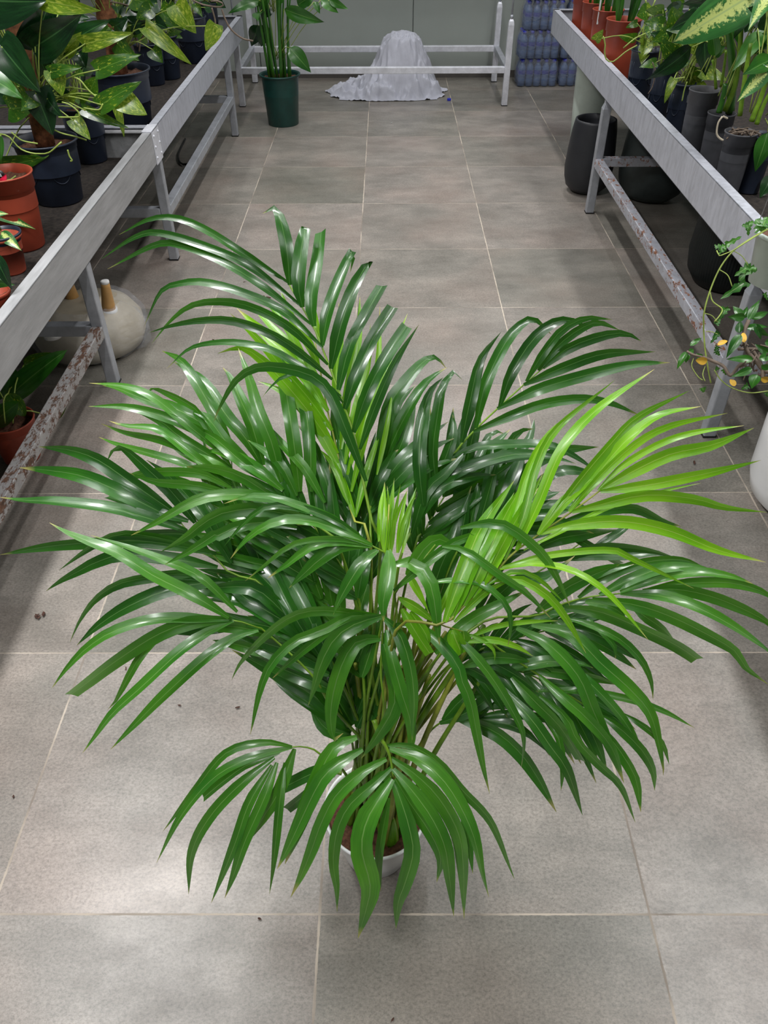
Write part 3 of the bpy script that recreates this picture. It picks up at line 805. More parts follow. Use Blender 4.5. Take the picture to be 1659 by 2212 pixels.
frond('lime', 'D 1130,-200,.99 1120,0 1100,200,1.0', '''
E8 100,1640 110,1400 105,1140
E9 130,1640 150,1350 170,1120
E8 190,1640 220,1400 265,1190
E10 200,1640 260,1380 330,1170
E9 60,1560 75,1300 95,1180
E9 150,1640 170,1400 215,1150
E9 230,1640 290,1300 330,1240
E8 110,1640 130,1300 120,1160
C9 1420,1290 1400,1080 1430,800
C9 1440,1290 1460,1050 1500,770
C9 1470,1280 1500,1080 1590,860
C9 1530,1290 1560,1100 1659,870
''', a=0, b=.05, label='unopened spear leaves')
# front frond over the pot
frond('mid', 'N 1022,480,1.1 990,280 940,150 880,60 820,-120,1.12', '''
N29 1020,520 1110,750 1200,1050 1230,1300 1140,1620 1075,1800 1050,2080
N23 1005,380 800,560 560,780 430,1050 390,1380 425,1650 430,1900
N25 950,290 700,420 430,660 270,950 160,1250 60,1500 -60,1750
N27 700,190 500,300 330,430 200,620 -50,1150 -200,1450
N29 640,60 420,150 300,330 150,680 0,1080 -120,1400
N27 1020,400 1200,600 1420,900 1560,1200 1610,1500 1660,1950
N27 1000,280 1250,450 1500,700 1700,1050 1760,1400 1770,1980
N27 980,190 1300,300 1600,580 1850,1050 1960,1500 2030,1750
N18 950,150 1200,150 1500,330 1750,620 2050,950 2250,1430 2300,1560
N21@.04 1040,500 1200,760 1400,1050 1520,1330 1480,1590
N15@.06 980,700 920,1000 870,1350 890,1690
N15@.06 1730,750 1800,1050 1860,1500
N24@.03 900,640 860,500 960,460 1000,480
''', a=.1, b=.12, label='broad front frond hanging over the pot')
# inner filling fronds, mostly hidden
for sp_, g_, mt_ in (
    ('D 100,150,1.14 400,450 700,800 850,1150,1.2', (9, 190, 34, .05, 24), 'dark'),
    ('D 250,0,1.12 560,300 850,700 950,1100,1.16', (9, 190, 30, .0, 24), 'mid'),
    ('C 700,900,1.1 950,1150 1150,1450 1250,1659,1.1', (9, 180, 34, -.05, 23), 'dark'),
    ('C 200,900,1.16 500,1200 800,1500 1000,1659,1.14', (9, 190, 30, .05, 22), 'mid'),
    ('E 700,1000,1.22 520,1250 380,1500 300,1659,1.14', (8, 180, 36, -.1, 22), 'dark'),
    ('E 1000,1300,1.2 800,1500 600,1659,1.14', (7, 170, 40, .0, 22), 'dark'),
    ('G 300,1000,1.22 0,1050 F 700,1150 400,1300,1.2', (9, 190, 32, .35, 20), 'dark'),
    ('H 900,500,1.26 600,330 300,250 60,260,1.22', (9, 180, 36, .4, 19), 'dark'),
    ('D 900,-300,1.14 950,0 1000,400,1.12', (8, 170, 26, 0, 20), 'dark')):
    frond(mt_, sp_, '', a=-.02, b=.15, gen=g_)

# canes rising from the soil
for k in range(26):
    a0 = U(0, 6.28); s0 = soil_pt(a0, .062*math.sqrt(R()))
    tx, ty = (U(700, 960), U(1280, 1480)) if k < 17 else (U(900, 1080), U(1330, 1520))
    e = P(tx, ty, U(1.14, 1.22)); mid = s0.lerp(e, .5)+Vector(((s0.x-e.x)*.12, (s0.y-e.y)*.1, 0))
    q = MB(); q.t = R(); rr = U(.0032, .0062)
    q.tube(crom([s0-Vector((0, 0, .01)), mid, e], 14), lambda t: rr*(1.15-.55*t)*(1.0), 9)
    q.build('cane', M['cane'] if k % 3 else M['stalk'], palm)
q = MB(); s0 = POTC+Vector((.028, -.045, SOILZ-.01))
q.tube(crom([s0, s0+Vector((.002, .004, .03)), s0+Vector((.004, .01, .07))], 9), lambda t: .013*(1.1-1.0*t*t), 14); o = q.build('shoot', M['lime'], palm); o['label'] = 'thick yellow-green shoot base'
# pot and soil
q = MB(); q.lathe([(.050, .0), (.058, .001), (.0615, .006), (.070, .05), (.083, .10), (.0925, .143), (.0945, .148), (.0935, .151), (.0895, .1505), (.087, .145), (.084, .12)], 72, POTC)
q.build('pot', M['white_pot'], palm)
q = MB(); rows = []
for i in range(15):
    r_ = .0875*i/14; rows.append([POTC+Vector((r_*math.cos(a), r_*math.sin(a), SOILZ+.010*noise.noise(Vector((r_*40*math.cos(a), r_*40*math.sin(a), 3)))+.004*U(-1, 1))) for a in [2*math.pi*k/60 for k in range(60)]])
q.grid(rows, True); q.build('soil', M['soil'], palm)
q = MB(); c_ = P(912, 1675, 1.43); q.box(-.011, .011, -.0008, .0008, -.012, .012, Matrix.Translation(c_) @ Matrix.Rotation(.5, 4, 'X')); o = q.build('tag', M['paper'], palm, False); o['label'] = 'small white paper tag'

# ---------------------------------------------------------------- broad leaves, pots and plants on the benches
CR.update({'P': (0, 0, .33755), 'Q': (0, 0, .18083), 'R': (1160, 0, .30078), 'S': (1400, 0, .15612), 'V': (0, 280, .18981),
           'W': (480, 0, .18083), 'X': (1080, 0, .12055), 'Y': (1359, 400, .18083), 'Z': (1359, 600, .24855)})
def blade(q, B, Tp, W, kind='heart', droop=.12, roll=0, fold=.18, mi=0):
    """one broad leaf from its stalk end B to its tip Tp"""
    ax = Tp-B; L_ = ax.length; t_ = ax.normalized(); vw = (B-CP).normalized()
    sd = t_.cross(vw)
    if sd.length < .15: sd = t_.cross(Vector((0, 0, 1)))
    if sd.length < .05: sd = Vector((1, 0, 0))
    sd.normalize(); nn = sd.cross(t_)
    if nn.dot(vw) > 0: nn = -nn
    sd, nn = sd*math.cos(roll)+nn*math.sin(roll), nn*math.cos(roll)-sd*math.sin(roll)
    n = 13; rows = []; q.m = mi
    ph = U(0, 6)
    for i in range(n):
        t = i/(n-1)
        if kind == 'heart': h = (math.sin(math.pi*t**.50))**.85 if 0 < t < 1 else 0; h = max(h, 1e-3); lob = .26
        elif kind == 'lance': h = (math.sin(math.pi*t**.62))**1.0 if 0 < t < 1 else 0; lob = 0
        elif kind == 'oval': h = (math.sin(math.pi*t**.8))**.65 if 0 < t < 1 else 0; lob = .02
        elif kind == 'ivy': h = [.0, .75, .95, .45, .55, .8, .55, .3, .36, .42, .3, .14, 0][i]; lob = .3
        row = []
        for u in (-1, -.66, -.33, 0, .33, .66, 1):
            back = lob*abs(u)**1.3*(1-t)**2*L_*(1 if t > 0 else .3)
            w_ = W/2*h*u
            zz = -droop*L_*(t-.25)**2*1.6 + fold*abs(w_) + .02*L_*math.sin(7*t+ph+2*u)*abs(u)
            row.append(B+t_*(L_*t-back)+sd*w_+nn*zz)
        rows.append(row)
    q.t = min(1, max(0, random.gauss(.5, .2))); q.grid(rows)
def pot_geo(px, py, hw, bed, ratio):
    z = bed+.2
    for _ in range(30):
        c = Pz(px, py, z); zc = px_of(c)[2]; r = hw*zc/F; z = bed+ratio*2*r
    return Vector((c.x, c.y, bed)), r, z-bed
def potted(name, label, cat, px, py, hw, bed, ratio, mt, style='nursery', base=.74, group=None, soil=True):
    c, r, h = pot_geo(px, py, hw, bed, ratio)
    return potted_at(name, label, cat, c, r, h, mt, style, base, group, soil)
def potted_at(name, label, cat, c, r, h, mt, style='nursery', base=.74, group=None, soil=True):
    root = empty(name, c, label, cat, group); q = MB(); rb = r*base
    if style == 'nursery':
        bz = h*.80
        prof = [(rb*.96, 0), (rb, .004), (rb+(r*.94-rb)*.6, bz*.6), (r*.93, bz), (r*.985, bz+.002), (r*.975, h-.006), (r*1.03, h-.004), (r*1.03, h), (r*.97, h), (r*.93, h-.03), (r*.90, h*.55)]
    elif style == 'rolled':
        prof = [(rb*.96, 0), (rb, .004), (r*.95, h*.93), (r*.97, h-.012), (r*1.05, h-.010), (r*1.06, h-.002), (r*1.0, h), (r*.95, h-.01), (r*.9, h*.6)]
    elif style == 'lip':      # black pot with pressed arches below the rim
        prof = [(rb*.96, 0), (rb, .004), (r*.9, h*.82), (r*.94, h*.86), (r*.96, h-.008), (r*1.02, h-.006), (r*1.02, h), (r*.97, h), (r*.92, h-.03), (r*.9, h*.5)]
    elif style == 'planter':
        prof = [(r*.55, 0), (r*.78, .012), (r*1.02, h*.10), (r*1.14, h*.22), (r*1.19, h*.36), (r*1.14, h*.6), (r*1.06, h*.85), (r*.99, h-.012), (r*.97, h-.002), (r*.92, h), (r*.87, h-.003), (r*.84, h-.03), (r*.8, h*.4), (r*.01, h*.38)]
    q.lathe(prof, 48, c); pt = q.build('pot', mt, root)
    if style == 'lip':
        for a0 in (-2.2, -.9, .4, 1.7, 3.0):
            q = MB(); pts = []
            for k in range(17):
                s = math.pi*k/16; aa = a0+.42*math.cos(s); zz = h*(.80-.42*math.sin(s)**.6)
                rr = rb+(r*.9-rb)*zz/(h*.82)+.0005; pts.append(c+Vector((rr*math.cos(aa), rr*math.sin(aa), zz)))
            q.tube(pts, .0022, 6); q.build('pressed_arch', mt, pt)
    if soil:
        q = MB(); rows = []
        for i in range(9):
            rr = r*.93*i/8; rows.append([c+Vector((rr*math.cos(a), rr*math.sin(a), h-.028+.012*noise.noise(Vector((rr*60*math.cos(a), rr*60*math.sin(a), c.x*9))))) for a in [2*math.pi*k/36 for k in range(36)]])
        q.grid(rows, True); q.build('soil', M['soil'], root)
    root['_r'] = r; root['_h'] = h
    return root, c, r, h
def leaves_px(root, txt, y, mats, kind='heart', stalk=True, top=None):
    """txt lines: crop+width[/material index][kind letter] base tip ; y distance down the aisle of the leaf plane"""
    q = MB(); st = MB(); ns = 0
    for line in txt.strip().splitlines():
        hd, *pts = line.split(); cr = hd[0]; w_ = hd[1:]; mi = 0; dy = 0; kd = kind
        if '@' in w_: w_, o_ = w_.split('@'); dy = float(o_)
        if '/' in w_: w_, m_ = w_.split('/'); mi = int(m_)
        (a, b_), crop = parse(cr+' '+' '.join(pts[:2])); wpx = float(w_)*crop[2]
        B = Py(a[0], a[1], y+dy); Tp = Py(b_[0], b_[1], y+dy-.02); zc = px_of(B)[2]
        blade(q, B, Tp, wpx*zc/F, kd, U(.1, .25), U(-.3, .3), U(.1, .3), mi)
        if stalk and top is not None:
            e = top+Vector((U(-.03, .03), U(-.03, .03), 0)); md = B.lerp(e, .5)+Vector((0, 0, .03))
            st.t = R(); st.tube(crom([B, md, e], 8), .0022, 5); ns += 1
    f = q.build('foliage', mats, root)
    if ns: st.build('leaf_stalks', M['vine'], root)
    return f
def filler(root, c, rad, hgt, n, size, mats, kind='heart', up=.2, name='foliage', asp=.72, side=None):
    q = MB(); st = MB()
    for i in range(n):
        a = U(0, 6.28); r = rad*math.sqrt(R()); z = hgt*(R()**.8)
        B = c+Vector((r*math.cos(a), r*math.sin(a), z))
        if side is not None and (B.x-side[0])*side[1] > 0: B.x = side[0]-side[1]*U(0, .08)
        d = Vector((math.cos(a)+U(-.6, .6), math.sin(a)+U(-.6, .6), U(-.6, up))).normalized(); L_ = size*U(.65, 1.2)
        blade(q, B, B+d*L_, L_*asp*U(.8, 1.1), kind, U(.1, .3), U(-.5, .5), .15, int(R()*len(mats)))
        e = c+Vector((U(-.03, .03), U(-.03, .03), 0)); st.tube(crom([B, B.lerp(e, .5)+Vector((0, 0, .02)), e], 7), .002, 5)
    q.build(name, mats, root); st.build('leaf_stalks', M['vine'], root)

PO, PY_, PH, DI, GR = M['pothos'], M['pothos_y'], M['philo'], M['dieff'], M['green']
# left bench
BL = .466
A_, c, r, h = potted('potted_pothos', 'pothos on a coir pole in the biggest black pot on the near left bench', 'potted plant', 95, 300, 68, BL, .95, M['blackpot'], 'lip')
top = c+Vector((0, 0, h-.02))
q = MB(); q.tube(crom([top, top+Vector((.0, .02, .35)), top+Vector((.01, .03, .7))], 12), .034, 14); q.build('coir_pole', M['bark'], A_)
leaves_px(A_, '''
P250/2@-.14 10,300 245,590
Q600/2@-.12 -200,0 500,40
Q230/1@-.1 520,0 1170,150
Q400/2@-.05 390,560 640,-80
Q420/2@-.06 420,560 940,225
Q230/2@0 560,900 430,590
Q240/2@0 880,480 1270,235
Q190/1@-.06 1020,520 1550,400
Q190/1@-.02 780,600 960,420
Q210/1@-.02 740,700 540,560
Q220/0@-.05 1180,830 1659,640
Q150/0@-.06 610,860 950,790
Q250/1@-.05 640,860 750,1140
Q200/0@.0 1080,1080 1150,920
Q220/0@-.08 1210,1250 1640,980
Q280/1@-.07 1440,1180 1750,1360
Q300/0@-.08 120,1300 400,1270
Q380/2@-.06 430,1120 640,1610
Q190/1@-.06 880,1440 1080,1659
Q140/0@-.05 1020,1320 1520,1530
Q110/1@.02 1380,1240 1500,1640
V220/0@-.1 20,420 530,320
Q100/1@.02 560,1200 600,1050
Q120/1@-.02 820,1200 900,1080
Q130/0@.04 960,1180 1080,1110
Q200/1@.06 30,300 10,210
Q260/2@.05 300,420 120,300
Q260/2@.08 560,300 500,160
Q220/2@.06 940,640 1020,800
Q240/0@.05 100,1060 330,1180
''', c.y, [PO, PY_, PH], top=top+Vector((0, 0, .12)))
filler(A_, top+Vector((-.03, .05, .08)), .17, .45, 34, .11, [PH, PO], side=(-1.02, 1))
q = MB()
for txt, yy in (('V 590,-10 700,40 860,80 985,120', -.05), ('V 0,50 100,80 220,210 330,260 440,275 560,260 700,140', -.12), ('V 130,30 200,90 270,130 430,160', -.1), ('V 770,230 790,300 820,350 800,360', -.12), ('Q 740,1220 830,1250 930,1330 950,1390 860,1400 700,1400', -.08), ('Q 1000,1290 1180,1310 1230,1240', -.08), ('Q 880,920 960,960 1060,1080 1180,1180', -.06)):
    pp, _ = parse(txt); q.tube(crom([Py(x, y, c.y+yy) for x, y, _ in pp], 16), .0028, 6)
q.build('trailing_vine', M['vine'], A_)
Bp, c, r, h = potted('potted_pothos', 'smaller dark pot half hidden behind the big black one at the bench joint', 'potted plant', 172, 228, 45, BL, 1.25, M['blackpot'], 'lip')
filler(Bp, c+Vector((0, 0, h)), .10, .22, 16, .09, [PO, PH])
Cp, c, r, h = potted('potted_pothos', 'pothos on a brown coir pole in a blue-black pot just past the bench joint', 'potted plant', 257, 148, 64, BL, .95, M['blackpot'], 'lip')
top = c+Vector((0, 0, h-.02))
q = MB(); q.tube(crom([top, top+Vector((-.02, .02, .35)), top+Vector((-.05, .03, .8))], 12), lambda t: .036+.008*math.sin(30*t), 14); q.build('coir_pole', M['bark'], Cp)
leaves_px(Cp, '''
P150/1@-.1 1130,40 1250,212
P100/1@-.08 950,185 1225,410
P110/1@-.16 1375,165 1320,330
P110/0@.0 1040,60 1170,190
P100/0@-.05 960,60 870,120
P100/2@-.05 1000,150 1070,180
P120/2@.0 800,40 900,160
P130/0@.0 850,-10 980,40
P100/0@-.05 980,320 1040,400
P90/2@0 740,130 700,220
P110/2@0 1000,20 900,40
''', c.y, [PO, PY_, PH], top=top+Vector((.05, 0, .1)))
q = MB()
for txt, yy in (('P 1230,0 1300,30 1400,45 1430,30 1400,8 1350,8', -.1), ('P 1420,60 1440,120 1480,190 1550,245 1620,262', -.1), ('P 1355,50 1375,120 1380,165', -.12), ('P 700,10 760,20 830,40 860,70', 0), ('P 850,100 860,180 880,300', 0), ('P 940,200 900,260 890,330', 0)):
    pp, _ = parse(txt); q.tube(crom([Py(x, y, c.y+yy) for x, y, _ in pp], 14), .0035, 6)
q.build('trailing_vine', M['twig'], Cp)
filler(Cp, top+Vector((0, .03, .12)), .17, .4, 36, .10, [PH, PO], side=(-1.0, 1))
for px, py, hw, rt, lb in ((318, 92, 32, 1.25, 'slim dark pot of pothos standing just behind the blue-black coir pole pot'), (352, 75, 32, 1.3, 'fourth dark pot along the far left bench, pale arch mark on its side'), (408, 35, 36, 1.2, 'black pot farther along the left bench under the square bright leaf'), (445, 5, 24, 1.5, 'last small dark pot visible at the top of the left bench')):
    D_, c, r, h = potted('potted_pothos', lb, 'potted plant', px, py, hw, BL, rt, M['blackpot'], 'lip')
    filler(D_, c+Vector((0, 0, h)), .11, .20, 16, .08, [PH, PO], side=(-1.03, 1))
# terracotta coloured pots
Ra, c, r, h = potted('potted_anthurium', 'tall terracotta pot with a red and white anthurium flower at the left edge', 'potted plant', 5, 372, 60, BL, 1.35, M['terra'])
top = c+Vector((0, 0, h-.02))
leaves_px(Ra, '''
V130/1@-.06 -200,900 380,1110
V150/0@-.05 -160,1100 120,1270
V60/0@-.03 10,60 20,400
V90/1@-.04 60,1190 190,1110
''', c.y, [GR, DI], 'lance', top=top)
q = MB(); B = Py(-12, 425, c.y-.08); blade(q, B, Py(14, 384, c.y-.08), .05, 'heart', .3, .3, .3); o = q.build('flower', M['redflower'], Ra); o['label'] = 'red and white speckled flower'
q = MB(); q.tube([B, top], .002, 6); q.build('flower_stem', M['vine'], Ra)
filler(Ra, top+Vector((-.06, .04, .03)), .10, .25, 14, .10, [GR, PH], side=(-1.06, 1))
q = MB(); cc = Py(1, 377, c.y-.06); q.tube([cc, cc+Vector((0, .001, 0))], .012, 20); tg_ = q.build('plant_tag', M['rubber'], Ra); tg_['label'] = 'round black tag with a white letter'
tc_ = bpy.data.curves.new('tag_letter', 'FONT'); tc_.body = 'a'; tc_.size = .018; tc_.extrude = .0004; tc_.align_x = 'CENTER'; tc_.align_y = 'CENTER'
tmp = bpy.data.objects.new('tmp', tc_); COL.objects.link(tmp); bpy.context.view_layer.update()
tme = bpy.data.meshes.new_from_object(tmp.evaluated_get(bpy.context.evaluated_depsgraph_get())); bpy.data.objects.remove(tmp)
tme.materials.clear(); tme.materials.append(M['paper']); to = bpy.data.objects.new('tag_letter', tme); COL.objects.link(to)
to.parent = tg_; to.location = cc-Vector((tg_['_org']))+Vector((0, -.0015, 0)); to.rotation_euler = (math.radians(90), 0, 0)
Rb, c, r, h = potted('potted_aglaonema', 'small salmon red pot with a black inner rim in front of the tall terracotta pot', 'potted plant', 1, 505, 40, BL, 1.05, M['terra2'], 'rolled')
q = MB(); q.lathe([(r*1.0, h-.004), (r*1.07, h-.002), (r*1.07, h+.004), (r*.98, h+.004), (r*.95, h-.02)], 40, c, cap0=False); q.build('inner_rim', M['blackpot'], Rb)
filler(Rb, c+Vector((-.03, 0, h)), .05, .12, 9, .08, [GR, DI], 'lance', asp=.4)
Rc, c, r, h = potted('potted_aglaonema', 'terracotta pot nearest the camera at the left edge, under a dark striped leaf', 'potted plant', -20, 628, 37, BL, 1.1, M['terra'], 'rolled')
leaves_px(Rc, '''
V170/1@-.02 -80,1400 135,1830
V120/0@0 -100,1600 100,1720
''', c.y, [GR, PH], 'lance', top=c+Vector((0, 0, h)))
filler(Rc, c+Vector((-.04, 0, h)), .05, .1, 6, .08, [GR, PH], 'lance', asp=.4)
# under the left bench
r_, c, r, h = potted('potted_rubber_plant', 'broad-leaved plant in a terracotta pot on the floor under the near left bench', 'potted plant', 18, 905, 52, 0, 1.0, M['terra'])
leaves_px(r_, '''
L170/1@.1 40,1010 395,680
L110/0@.16 170,760 400,690
L150/1@.0 -60,1180 110,1040
L120/0@.02 60,960 180,1130
L110/1@.05 -80,850 100,740
L120/1@.05 -60,1000 50,830
L70/0@.05 400,1140 470,990
L120/1@.12 100,900 20,720
''', c.y, [PO, GR], 'oval', top=c+Vector((0, 0, h)))
# wrapped upside-down stool
st_ = empty('wrapped_stool', (-1.13, 2.74, 0), 'upturned cream stool with wooden legs wrapped in clear film under the left bench', 'stool')
cc = Vector((-1.13, 2.70, 0)); q = MB(); q.lathe([(.15, .004), (.19, .012), (.205, .05), (.20, .10), (.17, .145), (.12, .165), (.001, .17)], 56, cc); q.build('seat', M['wrapcol'], st_)
for px, py, l in ((236, 672, .115), (158, 648, .115), (113, 722, .08)):
    b0 = Pz(px, py, .155); d = Vector((b0.x-cc.x, b0.y-cc.y, 0))*.12
    q = MB(); q.tube(crom([b0, b0+d*.5+Vector((0, 0, l/2)), b0+d+Vector((0, 0, l))], 8), lambda t: .026-.011*t, 20); lg = q.build('leg', M['wood'], st_)
    q = MB(); e = b0+d+Vector((0, 0, l)); q.tube([e-Vector((0, 0, .004)), e, e+Vector((0, 0, .005)), e+Vector((0, 0, .007))], lambda t: .0155 if t < .7 else .009, 16); o = q.build('foot_pad', M['paper'], lg)
    q = MB(); q.tube([b0-Vector((0, 0, .01)), b0+Vector((0, 0, .010))], .031, 20); q.build('leg_socket', M['white_pot'], lg)
q = MB(); rows = []
for i, (rr, z) in enumerate(((.16, .003), (.205, .02), (.218, .06), (.212, .11), (.18, .155), (.12, .18))):
    rows.append([cc+Vector(((rr+.012*noise.noise(Vector((a*4, z*30, 1)))+(.02 if abs(a-6.1) < .2 else 0))*math.cos(a), (rr+.012*noise.noise(Vector((a*4, z*30, 1))))*math.sin(a), z+.006*noise.noise(Vector((a*6, z*20, 5))))) for a in [2*math.pi*k/72 for k in range(72)]])
q.grid(rows, True); q.build('plastic_wrap', M['film'], st_)
q = MB(); q.tube(crom([Pz(400, 300, .01), Pz(385, 335, .01), Pz(395, 355, .01), Pz(430, 350, .01)], 14), .006, 8); tag(q.build('hose', M['rubber'], None, loc=Pz(400, 330, 0)), 'short black hose curled on the floor under the far left bench', 'hose')
# green pot at the end of the left bench
G_, c, r, h = potted('potted_strelitzia', 'dark green pot with tall leafy stems standing on the floor before the low frame', 'potted plant', 604, 158, 42, 0, 1.2, M['greenpot'], 'rolled', .8)
q = MB(); top = c+Vector((0, 0, h-.02))
for k in range(13):
    a = U(0, 6.28); b0 = top+Vector((.07*math.sqrt(R())*math.cos(a), .07*math.sin(a)*R(), -.02)); e = b0+Vector((math.cos(a)*U(.02, .14), math.sin(a)*U(.02, .12), U(.45, .95)))
    q.t = R(); q.tube(crom([b0, b0.lerp(e, .5)+Vector((-.01, 0, .03)), e], 10), lambda t: .010-.006*t, 7)
q.build('stems', M['green'], G_)
leaves_px(G_, '''
W170/0@-.12 740,110 1210,285
W190/0@-.12 800,570 1070,860
W120/0@-.08 1180,0 1390,140
W90/0@-.08 1280,0 1500,110
W80/0@-.08 1100,20 1170,160
W150/0@.0 450,100 560,-100
W150/1@.0 560,60 480,230
W200/1@.05 520,300 460,560
W180/1@.1 430,300 350,560
W140/0@.0 900,60 1080,-60
W150/0@0 640,0 760,-120
W120/0@0 960,30 1100,-30
''', c.y, [GR, PH], 'lance', top=top+Vector((0, 0, .1)))
filler(G_, top+Vector((-.03, .05, .35)), .15, .5, 16, .2, [GR, PH], 'lance', asp=.4, up=.6)

# right bench
BR = .552
for px, py, hw, lb in ((1268, -12, 28, 'terracotta pot farthest along the right bench, next to the water packs'), (1290, 3, 30, 'second terracotta pot from the far end of the right bench'), (1315, 19, 33, 'third terracotta pot from the far end of the right bench, white label stick in it'), (1349, 40, 37, 'nearest and largest of the terracotta pots on the right bench')):
    Q_, c, r, h = potted('potted_sansevieria', lb, 'potted plant', px, py, hw, BR, 1.55, M['terra'], 'nursery', .82)
    q = MB(); top = c+Vector((0, 0, h-.03))
    for k in range(8):
        a = U(0, 6.28); b0 = top+Vector((.035*math.cos(a), .035*math.sin(a), 0)); e = b0+Vector((.05*math.cos(a), .05*math.sin(a), U(.25, .45)))
        blade(q, b0, e, U(.018, .03), 'lance', .05, U(-.6, .6), .3)
    q.build('foliage', M['green'], Q_)
    if 'label stick' in lb:
        q = MB(); b0 = c+Vector((-r*.75, -.05, h-.06)); q.box(-.004, .004, -.0007, .0007, 0, .13, Matrix.Translation(b0)); q.build('label_stick', M['paper'], Q_, False)
RP = []
for px, py, hw, rt, mt, st, lb, cat in (
    (1367, 70, 18, 2.2, 'blackpot', 'lip', 'narrow black pot squeezed behind the nearest terracotta pot on the right bench', 'pothos'),
    (1396, 106, 31, 1.7, 'blackpot', 'lip', 'blue-black pot of trailing pothos next to the terracotta pots, vine creeping over the bench edge', 'pothos'),
    (1440, 142, 28, 1.9, 'blackpot', 'lip', 'blue-black pot with crumbly bark spilling over its rim, right bench', 'pothos'),
    (1478, 178, 26, 1.9, 'blackpot', 'lip', 'blue-black pot with one small leaf hanging on its left side', 'pothos'),
    (1524, 192, 33, 2.2, 'greypot', 'nursery', 'tall smooth grey pot with a banded rim in the middle of the right bench row', 'dieffenbachia'),
    (1560, 243, 29, 2.0, 'greypot', 'nursery', 'narrow dusty grey pot with a cut stump and thick green canes', 'dieffenbachia'),
    (1602, 284, 34, 1.9, 'greypot', 'nursery', 'dusty black pot topped with dry bark chips, second nearest on the right bench', 'dieffenbachia'),
    (1650, 290, 30, 2.0, 'blackpot', 'rolled', 'dark pot with a pale rolled rim at the right edge of the photo', 'dieffenbachia')):
    o, c, r, h = potted('potted_'+cat, lb, 'potted plant', px, py, hw, BR, rt, M[mt], st, .8)
    RP.append((o, c, r, h))
def vines(root, lst, y, rad, mt='vine', nm='trailing_vine'):
    q = MB()
    for txt, dy in lst:
        pp, _ = parse(txt); q.tube(crom([Py(x, yy, y+dy) for x, yy, _ in pp], 14), rad, 6)
    return q.build(nm, M[mt], root)
o, c, r, h = RP[1]; top = c+Vector((0, 0, h))
leaves_px(o, '''
R70/1@-.1 420,285 475,215
R110/0@-.02 780,80 720,110
R120/1@.0 830,60 800,110
R200/0@.0 980,40 1060,10
R120/1@0 860,150 840,90
''', c.y, [PO, PY_], top=top)
vines(o, [('R 720,325 640,370 580,420 540,445 500,430 485,380 490,320 475,260', -.10), ('R 870,210 780,240 700,280 620,345', -.08), ('R 850,0 800,120 760,200 720,270', 0), ('R 780,0 790,80 770,180', 0), ('R 840,340 800,300 770,290', -.03), ('R 850,230 830,330', -.03)], c.y, .003)
filler(o, top, .07, .16, 12, .07, [PO, PY_])
o, c, r, h = RP[2]; top = c+Vector((0, 0, h))
leaves_px(o, '''
S230/0@-.05 350,770 170,560
S300/0@-.0 420,360 330,120
S260/0@.02 330,540 480,180
S200/1@.0 430,600 560,760
''', c.y, [PO, PY_], top=top)
vines(o, [('S 60,860 100,1000 60,1200 0,1300', -.06), ('S 370,780 350,960 350,1100', -.03), ('S 360,960 480,1060', -.03)], c.y, .0022, 'twig')
filler(o, top, .07, .2, 14, .09, [PO, PH])
o, c, r, h = RP[3]; top = c+Vector((0, 0, h))
leaves_px(o, '''
S130/1@-.06 350,1110 215,1420
S240/1@.02 700,640 480,600
S260/1@.03 780,430 590,520
S200/0@.0 820,980 740,1120
S150/2@-.02 800,500 780,1050
''', c.y, [PO, PY_, PH], top=top)
vines(o, [('S 580,1020 590,900 640,800 720,680', 0), ('S 350,1090 450,1080 510,1070', -.05), ('S 540,1130 500,1250 480,1350 470,1400', -.06)], c.y, .0025)
filler(o, top, .07, .22, 14, .09, [PO, PY_])
for i_, lst in ((4, '''
S170/1@-.02 930,780 880,350
S150/1@.0 900,760 1060,640
S240/2@.03 780,560 790,1060
S130/1@-.0 1220,300 1260,640
'''), (5, '''
S600/0@-.10 1850,-330 400,575
S200/1@-.0 1380,500 1659,760
S170/1@0 1600,200 1690,620
S180/2@.06 1500,200 1350,440
S200/2@.06 1600,100 1450,200
'''), (6, '''
S260/0@-.08 1690,900 1245,1400
S200/2@.1 1659,150 1400,120
'''), (7, '''
R120/1@-.06 1659,950 1565,1240
R110/2@-.05 1700,1260 1600,1420
S300/2@.1 1700,400 1659,100
''')):
    o, c, r, h = RP[i_]; top = c+Vector((0, 0, h))
    leaves_px(o, lst, c.y, [DI, GR, PH], 'lance' if i_ != 5 else 'oval', top=top+Vector((0, 0, .05)))
    filler(o, top+Vector((.05, .05, .12)), .14, .35, 12, .15, [GR, PH, DI], 'lance', asp=.38)
def canes(root, y, lst):
    for txt, w_, dy in lst:
        pp, _ = parse(txt); q = MB(); pts = crom([Py(x, yy, y+dy) for x, yy, _ in pp], 12); zc = px_of(pts[0])[2]; rr = w_*.15612*zc/F/2
        q.t = R(); q.tube(pts, lambda t: rr*(1.1-.3*t), 12); q.build('cane', M['green'] if w_ > 70 else M['stalk'], root)
o, c, r, h = RP[5]
canes(o, c.y, [('S 1130,1560 1170,1100 1140,600 1080,280', 110, .03), ('S 1060,1540 1200,1200 1260,800 1290,400 1330,150', 70, 0), ('S 980,1560 1040,1350 1070,1160', 75, -.02)])
o, c, r, h = RP[4]
canes(o, c.y, [('S 940,1230 920,1000 890,830', 40, 0), ('S 1010,1200 1050,950 1080,700', 40, 0)])
o, c, r, h = RP[6]
canes(o, c.y, [('S 1270,1600 1350,1000 1420,600', 60, .05), ('S 1430,1680 1560,1350 1659,1050', 70, 0), ('S 1500,1720 1600,1450 1700,1250', 60, -.01)])
q = MB()
